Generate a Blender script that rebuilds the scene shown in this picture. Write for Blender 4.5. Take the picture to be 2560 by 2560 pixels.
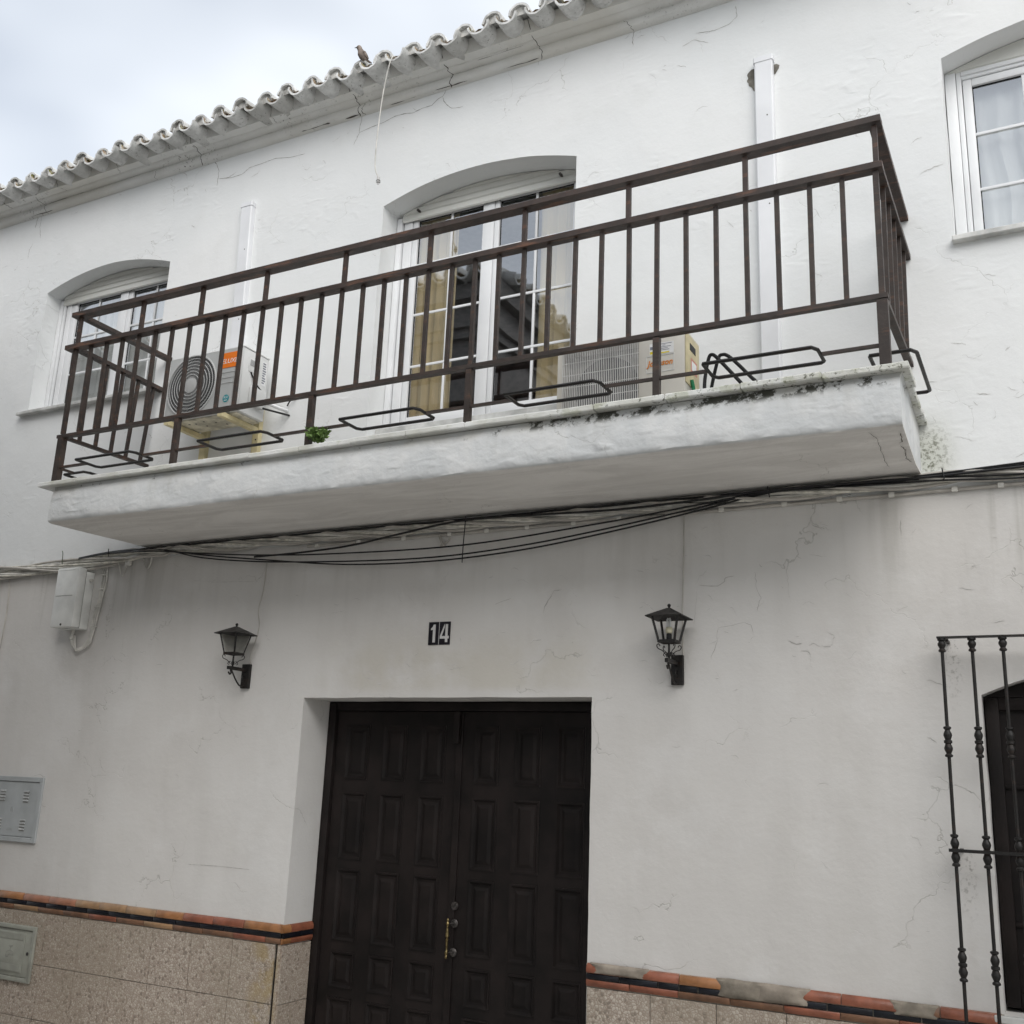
import bpy, bmesh, math, random
from mathutils import Vector, Matrix, noise as mnoise
R = math.radians
rnd = random.Random(14)
scene = bpy.context.scene
for o in list(bpy.data.objects):
    bpy.data.objects.remove(o)
COL = scene.collection

# ------------------------------------------------------------------ camera
cam_d = bpy.data.cameras.new('camera'); cam = bpy.data.objects.new('camera', cam_d); COL.objects.link(cam)
yaw, pit, rol, FPX = 0.488860, 0.255002, 0.0399318, 2597.65
f = Vector((-math.sin(yaw)*math.cos(pit), math.cos(yaw)*math.cos(pit), math.sin(pit)))
r0 = Vector((math.cos(yaw), math.sin(yaw), 0)); u0 = r0.cross(f)
r = r0*math.cos(rol) + u0*math.sin(rol); u = -r0*math.sin(rol) + u0*math.cos(rol)
m = Matrix((r, u, -f)).transposed().to_4x4(); m.translation = Vector((0, -6.0, 1.65))
cam.matrix_world = m
cam_d.sensor_width = 36; cam_d.lens = FPX/2560*36; cam_d.clip_start = .05; cam_d.clip_end = 3000
scene.camera = cam
scene.cycles.max_bounces = 7; scene.cycles.diffuse_bounces = 4; scene.cycles.glossy_bounces = 3; scene.cycles.transparent_max_bounces = 12
scene.cycles.caustics_reflective = False; scene.cycles.caustics_refractive = False; scene.cycles.use_adaptive_sampling = True; scene.cycles.adaptive_threshold = .025
scene.render.resolution_x = 1024; scene.render.resolution_y = 1024

# ------------------------------------------------------------------ world, sun, exposure
SUN_EL, SUN_AZ = R(42), R(142)            # azimuth clockwise from +Y; over the street, from the right
world = bpy.data.worlds.new('World'); scene.world = world; world.use_nodes = True
nt = world.node_tree; nt.nodes.clear()
out = nt.nodes.new('ShaderNodeOutputWorld'); bg = nt.nodes.new('ShaderNodeBackground')
sky = nt.nodes.new('ShaderNodeTexSky'); sky.sky_type = 'NISHITA'; sky.sun_disc = False
sky.sun_elevation = SUN_EL; sky.sun_rotation = SUN_AZ; sky.air_density = 1.0; sky.dust_density = 2.0; sky.ozone_density = 1.0
tc = nt.nodes.new('ShaderNodeTexCoord'); mp = nt.nodes.new('ShaderNodeMapping')
mp.inputs['Scale'].default_value = (1.0, 1.0, 1.8)
nz = nt.nodes.new('ShaderNodeTexNoise'); nz.inputs['Scale'].default_value = 2.1; nz.inputs['Detail'].default_value = 3; nz.inputs['Roughness'].default_value = .5
rp = nt.nodes.new('ShaderNodeValToRGB'); rp.color_ramp.elements[0].position = .34; rp.color_ramp.elements[1].position = .60
rp.color_ramp.elements[0].color = (.50, .50, .50, 1); rp.color_ramp.elements[1].color = (1, 1, 1, 1)
mx = nt.nodes.new('ShaderNodeMix'); mx.data_type = 'RGBA'
mx.inputs['B'].default_value = (9.2, 9.6, 10.0, 1)     # bright cloud veil
nt.links.new(tc.outputs['Generated'], mp.inputs['Vector']); nt.links.new(mp.outputs[0], nz.inputs['Vector'])
nt.links.new(nz.outputs['Fac'], rp.inputs['Fac']); nt.links.new(rp.outputs['Color'], mx.inputs['Factor'])
nt.links.new(sky.outputs[0], mx.inputs['A']); nt.links.new(mx.outputs['Result'], bg.inputs['Color'])
bg.inputs['Strength'].default_value = .10
nt.links.new(bg.outputs[0], out.inputs['Surface'])
sun_d = bpy.data.lights.new('sun', 'SUN'); sun = bpy.data.objects.new('sun', sun_d); COL.objects.link(sun)
sun_d.energy = 1.5; sun_d.angle = R(50); sun_d.color = (1, .97, .93)
sdir = Vector((math.sin(SUN_AZ)*math.cos(SUN_EL), math.cos(SUN_AZ)*math.cos(SUN_EL), math.sin(SUN_EL)))
sun.rotation_euler = sdir.to_track_quat('Z', 'Y').to_euler(); sun.location = sdir*60
vs = scene.view_settings; vs.view_transform = 'Standard'; vs.look = 'None'; vs.exposure = 0.40; vs.gamma = 1.0; vs.use_curve_mapping = False

# ------------------------------------------------------------------ material helper
class Mat:
    def __init__(s, name, rough=.6, spec=.4, metal=0.0):
        s.m = bpy.data.materials.new(name); s.m.use_nodes = True; s.t = s.m.node_tree
        s.b = s.t.nodes['Principled BSDF']
        s.b.inputs['Roughness'].default_value = rough; s.b.inputs['Specular IOR Level'].default_value = spec; s.b.inputs['Metallic'].default_value = metal
        s._tc = None
    def n(s, typ, **k):
        nd = s.t.nodes.new(typ)
        for a, v in k.items(): setattr(nd, a, v)
        return nd
    def link(s, a, b): s.t.links.new(a, b)
    def pos(s, scale=(1, 1, 1), rand=False):
        if not s._tc: s._tc = s.n('ShaderNodeTexCoord')
        v = s._tc.outputs['Object']
        if rand:
            oi = s.n('ShaderNodeObjectInfo'); ml = s.n('ShaderNodeMath', operation='MULTIPLY'); ml.inputs[1].default_value = 57.0
            s.link(oi.outputs['Random'], ml.inputs[0]); ad = s.n('ShaderNodeVectorMath', operation='ADD')
            s.link(v, ad.inputs[0]); s.link(ml.outputs[0], ad.inputs[1]); v = ad.outputs[0]
        if scale != (1, 1, 1):
            mp = s.n('ShaderNodeMapping'); mp.inputs['Scale'].default_value = scale; s.link(v, mp.inputs['Vector']); v = mp.outputs[0]
        return v
    def noise(s, scale, detail=4, rough=.55, vec=None, dist=0.0, typ=None):
        nd = s.n('ShaderNodeTexNoise')
        if typ: nd.noise_type = typ
        nd.inputs['Scale'].default_value = scale; nd.inputs['Detail'].default_value = detail; nd.inputs['Roughness'].default_value = rough; nd.inputs['Distortion'].default_value = dist
        s.link(vec if vec is not None else s.pos(), nd.inputs['Vector']); return nd.outputs['Fac']
    def ramp(s, fac, a, b, smooth=True):
        mr = s.n('ShaderNodeMapRange'); mr.interpolation_type = 'SMOOTHSTEP' if smooth else 'LINEAR'
        s.link(fac, mr.inputs['Value']); mr.inputs['From Min'].default_value = min(a, b); mr.inputs['From Max'].default_value = max(a, b)
        if a > b: mr.inputs['To Min'].default_value = 1; mr.inputs['To Max'].default_value = 0
        return mr.outputs['Result']
    def math(s, op, a, b=None):
        nd = s.n('ShaderNodeMath', operation=op)
        for i, v in enumerate((a, b)):
            if v is None: continue
            if isinstance(v, (int, float)): nd.inputs[i].default_value = v
            else: s.link(v, nd.inputs[i])
        return nd.outputs[0]
    def mul(s, *a):
        v = a[0]
        for w in a[1:]: v = s.math('MULTIPLY', v, w)
        return v
    def mix(s, fac, a, b):
        nd = s.n('ShaderNodeMix', data_type='RGBA')
        for k, v in (('Factor', fac), ('A', a), ('B', b)):
            if isinstance(v, (int, float)): nd.inputs[k].default_value = v
            elif isinstance(v, tuple): nd.inputs[k].default_value = (*v[:3], 1)
            else: s.link(v, nd.inputs[k])
        return nd.outputs['Result']
    def xyz(s):
        sp = s.n('ShaderNodeSeparateXYZ'); s.link(s.pos(), sp.inputs[0]); return sp.outputs
    def color(s, v):
        if isinstance(v, tuple): s.b.inputs['Base Color'].default_value = (*v[:3], 1)
        else: s.link(v, s.b.inputs['Base Color'])
        return s
    def bump(s, *hs):
        prev = None
        for h, dist in hs:
            b = s.n('ShaderNodeBump'); b.inputs['Distance'].default_value = dist; b.inputs['Strength'].default_value = 1
            s.link(h, b.inputs['Height'])
            if prev is not None: s.link(prev, b.inputs['Normal'])
            prev = b.outputs[0]
        s.link(prev, s.b.inputs['Normal']); return s
    def rough(s, v):
        s.link(v, s.b.inputs['Roughness']); return s

MATS = {}
def simple(name, col, rough=.5, spec=.4, metal=0., var=.12, vscale=8, bump=0., bscale=60, rand=True):
    M = Mat(name, rough, spec, metal)
    n = M.noise(vscale, 5, vec=M.pos(rand=rand))
    c2 = tuple(max(0, v*(1-var*2)) for v in col); c1 = tuple(min(1, v*(1+var)) for v in col)
    M.color(M.mix(M.ramp(n, .3, .7), c2, c1))
    if bump: M.bump((M.noise(bscale, 4), bump))
    MATS[name] = M.m; return M.m

def wall_material(name, kind):
    M = Mat(name, .85, .2)
    x, y, z = M.xyz()
    big = M.noise(.55, 3); mid = M.noise(3.2, 5, .6); fine = M.noise(40, 4, .7)
    if kind == 'slab':
        c = M.mix(M.ramp(mid, .4, .7), (.60, .615, .62), (.70, .705, .70))
        under = M.ramp(z, 3.428, 3.420)                            # underside coloured lighter and warmer in place of bounced light
        c = M.mix(under, c, M.mix(M.ramp(M.noise(2.2, 5, .65, M.pos((.45, 2.2, 1)), .8), .35, .66), (.68, .66, .63), (.82, .80, .77)))
        st_ = M.noise(1.0, 4, .6, M.pos((5, 5, .7)))
        c = M.mix(M.mul(M.ramp(st_, .5, .72), M.ramp(z, 3.43, 3.66), .35), c, (.44, .435, .40))
        zone = M.mul(M.ramp(x, -3.3, -2.2), M.ramp(x, -.5, -.8), .135)
        mossn = M.math('ADD', M.noise(9, 6, .75), zone)
        edge = M.ramp(z, 3.615, 3.67)
        c = M.mix(M.mul(edge, M.ramp(mid, .4, .65), .45), c, (.42, .41, .36))
        c = M.mix(M.mul(M.ramp(mossn, .60, .67), edge, .92), c, (.032, .032, .020))
    elif kind == 'cornice':
        c = M.mix(M.ramp(mid, .35, .7), (.74, .74, .72), (.82, .82, .80))
        c = M.mix(M.mul(M.ramp(fine, .58, .66), M.ramp(M.noise(1.3, 3), .48, .62), .8), c, (.12, .11, .09))
        c = M.mix(M.mul(M.ramp(big, .45, .65), .4), c, (.70, .66, .57))
    else:
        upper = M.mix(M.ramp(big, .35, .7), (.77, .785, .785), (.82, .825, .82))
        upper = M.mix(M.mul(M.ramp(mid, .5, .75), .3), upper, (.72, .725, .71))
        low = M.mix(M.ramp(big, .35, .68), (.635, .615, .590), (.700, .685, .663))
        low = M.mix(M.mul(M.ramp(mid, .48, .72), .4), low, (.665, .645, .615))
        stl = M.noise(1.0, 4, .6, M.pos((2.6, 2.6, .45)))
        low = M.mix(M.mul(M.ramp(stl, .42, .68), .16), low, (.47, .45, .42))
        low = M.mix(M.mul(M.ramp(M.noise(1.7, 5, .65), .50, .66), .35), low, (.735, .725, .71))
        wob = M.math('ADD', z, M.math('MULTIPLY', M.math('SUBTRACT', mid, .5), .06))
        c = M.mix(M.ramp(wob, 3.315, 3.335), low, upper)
        # soot drips below the cable line, worst beside the balcony's ends
        streak = M.noise(1.0, 4, .6, M.pos((7, 7, .5)))
        ends = M.math('MAXIMUM', M.ramp(x, -1.1, -.3), M.ramp(x, -6.1, -7.2))
        band = M.mul(M.ramp(z, 2.55, 3.2), M.ramp(z, 3.40, 3.33), M.math('ADD', M.math('MULTIPLY', ends, .8), .2))
        c = M.mix(M.mul(M.ramp(streak, .46, .74), band, .55), c, (.22, .21, .165))
        # warm damp tint over the lintel
        tint = M.mul(M.ramp(z, 2.20, 2.27), M.ramp(z, 2.75, 2.4), M.ramp(x, -4.9, -4.3), M.ramp(x, -2.2, -3.0), M.ramp(mid, .3, .6))
        c = M.mix(M.mul(tint, .35), c, (.50, .46, .36))
        # moss where the balcony's end meets the wall
        mz = M.mul(M.ramp(x, -.66, -.58), M.ramp(x, -.34, -.54), M.ramp(z, 3.38, 3.46), M.ramp(z, 3.85, 3.55))
        c = M.mix(M.mul(mz, .45), c, (.40, .41, .30))
        c = M.mix(M.mul(mz, mz, M.ramp(fine, .46, .62), .8), c, (.09, .095, .05))
        # rust and soot under the grille fixings
        g = None
        for (gx, gz) in ((-.50, 2.45), (-.50, 1.38)):
            q = M.mul(M.ramp(x, gx-.05, gx-.01), M.ramp(x, gx+.06, gx+.015), M.ramp(z, gz-.42, gz-.02), M.ramp(z, gz+.05, gz)); g = q if g is None else M.math('MAXIMUM', g, q)
        c = M.mix(M.mul(g, M.ramp(fine, .5, .64), .6), c, (.16, .15, .13))
        # sparse dirt flecks
        c = M.mix(M.mul(M.ramp(fine, .70, .74), M.ramp(mid, .5, .62), .5), c, (.22, .21, .19))
    if kind == 'cornice':
        M.color(c); h = M.math('ADD', M.math('MULTIPLY', mid, .012), M.math('MULTIPLY', fine, .003)); M.bump((h, 1.0))
        MATS[name] = M.m; return M.m
    # hairline cracks
    dn = M.n('ShaderNodeTexNoise'); dn.inputs['Scale'].default_value = 4.5; dn.inputs['Detail'].default_value = 4; M.link(M.pos(), dn.inputs['Vector'])
    sc = M.n('ShaderNodeVectorMath', operation='SCALE'); sc.inputs['Scale'].default_value = .42; M.link(dn.outputs['Color'], sc.inputs[0])
    dv = M.n('ShaderNodeVectorMath', operation='ADD'); M.link(M.pos(), dv.inputs[0]); M.link(sc.outputs[0], dv.inputs[1])
    vo = M.n('ShaderNodeTexVoronoi', feature='DISTANCE_TO_EDGE'); vo.inputs['Scale'].default_value = 1.9; M.link(dv.outputs[0], vo.inputs['Vector'])
    patch = M.noise(1.25, 3)
    line = M.mul(M.ramp(vo.outputs['Distance'], .0065, .0015), M.ramp(patch, .52, .62))
    c = M.mix(M.mul(line, .40), c, (.33, .32, .29))
    M.color(c)
    # relief: gentle trowel undulation, patches of flaking paint, grain
    flake = M.noise(7.5, 5, .62, M.pos((1, 1, 2.2)), .5, 'RIDGED_MULTIFRACTAL')
    fm = M.math('ADD', M.mul(M.ramp(patch, .46, .64), M.ramp(z, 3.0, 3.5)), .12 if kind == 'wall' else 1.25)
    terms = [(big, .045), (mid, .0065 if kind == 'wall' else .020), (M.mul(flake, fm), .0042), (fine, .0011), (line, -.0015)]
    h = None
    for v, k in terms:
        t = M.math('MULTIPLY', v, k); h = t if h is None else M.math('ADD', h, t)
    M.bump((h, 1.0))
    MATS[name] = M.m; return M.m

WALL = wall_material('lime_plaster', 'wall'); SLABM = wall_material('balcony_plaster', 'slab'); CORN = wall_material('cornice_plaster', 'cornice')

def coping_material():
    M = Mat('coping_paint', .8, .2); x, y, z = M.xyz()
    c = M.mix(M.ramp(M.noise(4, 5), .35, .7), (.60, .60, .55), (.76, .765, .75))
    right = M.math('MULTIPLY', M.ramp(x, -4.0, -1.0), .10)
    sp = M.ramp(M.math('ADD', M.noise(26, 6, .75), right), .64, .72)
    c = M.mix(M.mul(sp, .85), c, (.06, .062, .03))
    c = M.mix(M.mul(M.ramp(M.math('ADD', M.noise(7, 4), right), .60, .72), .35), c, (.26, .28, .12))
    M.color(c); M.bump((M.noise(30, 5, .7), .006)); MATS['coping'] = M.m; return M.m
COPE = coping_material()

def tile_material():
    M = Mat('whitewashed_tile', .85, .2); p = M.pos(rand=True)
    oi = M.n('ShaderNodeObjectInfo')
    c = M.mix(M.ramp(M.noise(9, 6, .65, p), .35, .65), (.56, .56, .545), (.76, .76, .745))
    c = M.mix(M.mul(M.ramp(oi.outputs['Random'], .25, 1.0, False), .7), c, (.42, .415, .39))
    c = M.mix(M.mul(M.ramp(M.noise(42, 6, .75, p), .56, .66), M.ramp(M.noise(8, 3, .5, p), .38, .55), .85), c, (.13, .125, .11))
    M.color(c); M.bump((M.noise(14, 5, .6, p), .006), (M.noise(70, 4, .6, p), .002)); a = M.m
    M = Mat('mossy_clay', .9, .15); p = M.pos(rand=True)
    c = M.mix(M.ramp(M.noise(22, 5, .6, p), .4, .62), (.34, .24, .16), (.58, .55, .48))
    c = M.mix(M.ramp(M.noise(13, 5, .7, p), .53, .60), c, (.17, .165, .04))
    M.color(c); M.bump((M.noise(60, 5, .7, p), .012)); return a, M.m
TILE, CLAY = tile_material()
simple('far_plaster', (.74, .73, .70), .9, .15, var=.06, vscale=.8, rand=False)
simple('far_shaded_plaster', (.20, .19, .18), .9, .15, var=.1, vscale=.8, rand=False)  # dark colour stands in for a backlit wall, keeps its mirror image dark
simple('mortar', (.56, .55, .52), .9, .15, var=.2, vscale=14, bump=.006, bscale=30)

def rail_material(name, col, rust):
    M = Mat(name, .5, .4); p = M.pos((6, 6, 6), True)
    c = M.mix(M.ramp(M.noise(1.2, 5, .6, p), .35, .7), tuple(v*.75 for v in col), tuple(v*1.25 for v in col))
    c = M.mix(M.mul(M.ramp(M.noise(2.6, 7, .7, M.pos((1.2, 8, 8))), .52, .66), rust), c, (.150, .072, .042))
    c = M.mix(M.mul(M.ramp(M.noise(19, 6, .8, M.pos((.5, 3, 3))), .68, .73), rust), c, (.30, .20, .14))
    M.color(c); M.bump((M.noise(55, 4, .7), .0018)); M.rough(M.math('ADD', M.math('MULTIPLY', M.noise(12, 4), .35), .33)); MATS[name] = M.m
rail_material('brown_iron', (.042, .031, .026), .45); rail_material('rusty_iron', (.048, .032, .026), .8); rail_material('black_iron', (.011, .0098, .009), .12)
simple('dark_wood', (.0135, .0098, .0090), .62, .25, var=.3, vscale=3, bump=.0015, bscale=40)
simple('brass', (.30, .23, .11), .35, .5, 1.0, var=.3, vscale=40)
simple('dull_bronze', (.10, .09, .085), .45, .5, .6, var=.3, vscale=60)
simple('pvc_white', (.80, .81, .82), .35, .4, var=.03, vscale=2, rand=False)
simple('pvc_cream', (.70, .70, .66), .4, .4, var=.04, vscale=2, rand=False)
simple('rubber', (.012, .012, .013), .6, .3)
simple('shutter_knob', (.06, .05, .045), .5, .4)
simple('trunking', (.80, .81, .83), .45, .35, var=.05, vscale=1.3, rand=False)
simple('cement_patch', (.23, .215, .185), .9, .15, var=.25, vscale=9, bump=.004, bscale=30, rand=False)
simple('ac_white', (.66, .665, .655), .42, .4, var=.05, vscale=2)
simple('ac_front', (.52, .53, .525), .45, .4, var=.05, vscale=2)
simple('ac_beige', (.62, .595, .54), .45, .4, var=.06, vscale=2.5)
simple('ac_yellowed', (.60, .53, .33), .5, .35, var=.12, vscale=7)
simple('grille_grey', (.38, .385, .385), .5, .35, var=.1)
simple('well_grey', (.33, .325, .31), .6, .3); simple('hub_grey', (.55, .555, .55), .45, .4, var=.04)
simple('fan_dark', (.03, .032, .034), .6, .3)
simple('wire_white', (.62, .615, .60), .45, .4, var=.08)
simple('bracket_cream', (.72, .63, .38), .5, .35, var=.14, vscale=6)
simple('base_pan', (.66, .62, .50), .6, .3, var=.2, vscale=12)
simple('print_orange', (.84, .20, .015), .5, .3, var=.03); simple('print_teal', (.03, .30, .34), .5, .3, var=.03)
simple('print_white', (.78, .78, .78), .5, .3, var=.02); simple('print_grey', (.22, .23, .27), .6, .3, var=.1)
simple('print_rust', (.62, .22, .04), .5, .3, var=.06); simple('print_yellow', (.72, .60, .02), .5, .3, var=.05); simple('print_red', (.6, .25, .2), .5, .3, var=.1)
simple('enamel_black', (.012, .010, .016), .3, .5, var=.2); simple('enamel_white', (.62, .61, .60), .35, .5, var=.05)
simple('cable_white', (.66, .645, .60), .6, .3, var=.15, vscale=9, rand=False); simple('cable_black', (.012, .012, .013), .5, .4)
simple('cable_cream', (.70, .675, .60), .6, .3, var=.2, vscale=14, rand=False); simple('cable_painted', (.50, .475, .435), .7, .25, var=.1, rand=False)
simple('box_plastic', (.76, .765, .74), .45, .4, var=.07, vscale=5); simple('box_seam', (.30, .30, .28), .6, .3)
simple('cabinet_grey', (.42, .44, .445), .5, .35, var=.07, vscale=4); simple('cabinet_line', (.52, .53, .53), .5, .3)
simple('waterbox_grey', (.34, .345, .30), .5, .35, var=.1, vscale=5)
simple('terracotta_orange', (.33, .150, .062), .38, .45, var=.16, vscale=9, bump=.002); simple('terracotta_red', (.27, .095, .055), .38, .45, var=.18, vscale=9, bump=.002)
simple('terracotta_rose', (.34, .155, .095), .42, .45, var=.15, vscale=9, bump=.002); simple('terracotta_tan', (.32, .195, .105), .42, .45, var=.18, vscale=9, bump=.002)
simple('terracotta_brown', (.19, .10, .058), .45, .4, var=.2, vscale=9, bump=.002)
simple('black_glaze', (.008, .0085, .013), .4, .4, var=.2); simple('grout', (.46, .43, .37), .9, .1, var=.2, vscale=20)
simple('cement_smear', (.30, .26, .215), .9, .15, var=.16, vscale=8, bump=.003, bscale=35, rand=False)
simple('cement_mossy', (.25, .22, .18), .9, .15, var=.18, vscale=12, bump=.003, bscale=35, rand=False)
simple('dark_gap', (.03, .025, .02), .9, .1); simple('crack_dark', (.10, .09, .075), .95, .05, var=.3, vscale=30)
simple('crack_light', (.36, .35, .32), .95, .05, var=.2, vscale=30)
simple('marble_sill', (.60, .60, .58), .5, .4, var=.18, vscale=5, rand=False)
simple('leaf_green', (.15, .24, .07), .6, .3, var=.3, vscale=30); simple('leaf_dark', (.03, .065, .02), .6, .3, var=.3, vscale=30)
simple('feather', (.23, .19, .165), .85, .15, var=.3, vscale=30); simple('interior', (.30, .26, .22), .9, .1, rand=False); simple('asphalt', (.46, .44, .41), .9, .2, var=.15, vscale=6, bump=.004, bscale=80, rand=False)
simple('paving', (.48, .46, .43), .85, .2, var=.15, vscale=3, bump=.003, bscale=40, rand=False)
simple('bulb_glass', (.70, .71, .70), .25, .5, var=.03); simple('bulb_base', (.66, .62, .45), .5, .4, var=.05)
simple('frosted', (.34, .33, .30), .35, .4, var=.15); simple('green_tube', (.02, .20, .09), .5, .4)

def terrazzo():
    M = Mat('terrazzo', .7, .3); p = M.pos()
    oi = M.n('ShaderNodeObjectInfo')
    v = M.n('ShaderNodeTexVoronoi', feature='F1'); v.inputs['Scale'].default_value = 58; v.inputs['Randomness'].default_value = 1
    M.link(p, v.inputs['Vector'])
    v2 = M.n('ShaderNodeTexVoronoi', feature='DISTANCE_TO_EDGE'); v2.inputs['Scale'].default_value = 58; M.link(p, v2.inputs['Vector'])
    sep = M.n('ShaderNodeSeparateColor'); M.link(v.outputs['Color'], sep.inputs[0])
    chip = M.mix(sep.outputs[0], (.38, .32, .265), (.57, .51, .44))
    chip = M.mix(M.ramp(sep.outputs[1], .90, .93), chip, (.25, .21, .175))
    c = M.mix(M.ramp(v2.outputs['Distance'], .02, .11), (.31, .245, .20), chip)
    c = M.mix(M.mul(M.ramp(M.noise(1.4, 4), .4, .65), .35), c, (.31, .27, .205))
    c = M.mix(M.mul(oi.outputs['Random'], .18), c, (.30, .235, .18))
    x, y, z = M.xyz()
    c = M.mix(M.mul(M.ramp(M.noise(7, 4), .42, .62), M.ramp(x, -5.12, -4.95), M.ramp(x, -4.8, -4.86), .5), c, (.34, .24, .07))
    M.color(c); M.bump((v2.outputs['Distance'], .004), (M.noise(9, 4), .004)); MATS['terrazzo'] = M.m
terrazzo()

def glass_material(name, refl, tint=(1, 1, 1)):
    m = bpy.data.materials.new(name); m.use_nodes = True; t = m.node_tree; t.nodes.clear()
    o = t.nodes.new('ShaderNodeOutputMaterial'); mix = t.nodes.new('ShaderNodeMixShader'); tr = t.nodes.new('ShaderNodeBsdfTransparent'); gl = t.nodes.new('ShaderNodeBsdfGlossy')
    tr.inputs['Color'].default_value = (*tint, 1); gl.inputs['Roughness'].default_value = .004; gl.inputs['Color'].default_value = (.92, .95, 1, 1)
    fr = t.nodes.new('ShaderNodeFresnel'); fr.inputs['IOR'].default_value = 1.5
    ad = t.nodes.new('ShaderNodeMath'); ad.operation = 'MULTIPLY_ADD'; ad.inputs[1].default_value = 1.7; ad.inputs[2].default_value = refl; ad.use_clamp = True
    tcn = t.nodes.new('ShaderNodeTexCoord'); ns = t.nodes.new('ShaderNodeTexNoise'); ns.inputs['Scale'].default_value = 1.7; ns.inputs['Detail'].default_value = 1
    bp = t.nodes.new('ShaderNodeBump'); bp.inputs['Distance'].default_value = .012; bp.inputs['Strength'].default_value = .18
    t.links.new(tcn.outputs['Object'], ns.inputs['Vector']); t.links.new(ns.outputs['Fac'], bp.inputs['Height']); t.links.new(bp.outputs[0], gl.inputs['Normal'])
    ge = t.nodes.new('ShaderNodeNewGeometry'); iv = t.nodes.new('ShaderNodeMath'); iv.operation = 'SUBTRACT'; iv.inputs[0].default_value = 1.0; ml = t.nodes.new('ShaderNodeMath'); ml.operation = 'MULTIPLY'   # each sheet of glass reflects on its outer face
    t.links.new(ge.outputs['Backfacing'], iv.inputs[1]); t.links.new(fr.outputs[0], ad.inputs[0]); t.links.new(ad.outputs[0], ml.inputs[0]); t.links.new(iv.outputs[0], ml.inputs[1]); t.links.new(ml.outputs[0], mix.inputs[0]); t.links.new(tr.outputs[0], mix.inputs[1]); t.links.new(gl.outputs[0], mix.inputs[2]); t.links.new(mix.outputs[0], o.inputs[0])
    MATS[name] = m; return m
glass_material('window_glass', .23, (.97, .98, .98))

def cloth(name, col, trans):
    M = Mat(name, .9, .1); p = M.pos((1, 1, .25))
    M.color(M.mix(M.ramp(M.noise(9, 4, .5, p), .3, .7), tuple(v*.85 for v in col), col))
    t = M.t; tl = t.nodes.new('ShaderNodeBsdfTranslucent'); tl.inputs['Color'].default_value = (*col, 1); mixn = t.nodes.new('ShaderNodeMixShader'); mixn.inputs[0].default_value = trans
    o = t.nodes['Material Output']; t.links.new(M.b.outputs[0], mixn.inputs[1]); t.links.new(tl.outputs[0], mixn.inputs[2]); t.links.new(mixn.outputs[0], o.inputs[0])
    MATS[name] = M.m
cloth('gold_cloth', (.80, .645, .385), .12); cloth('sheer_cloth', (.80, .80, .78), .12)

def mat(k): return MATS[k] if isinstance(k, str) else k

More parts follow.
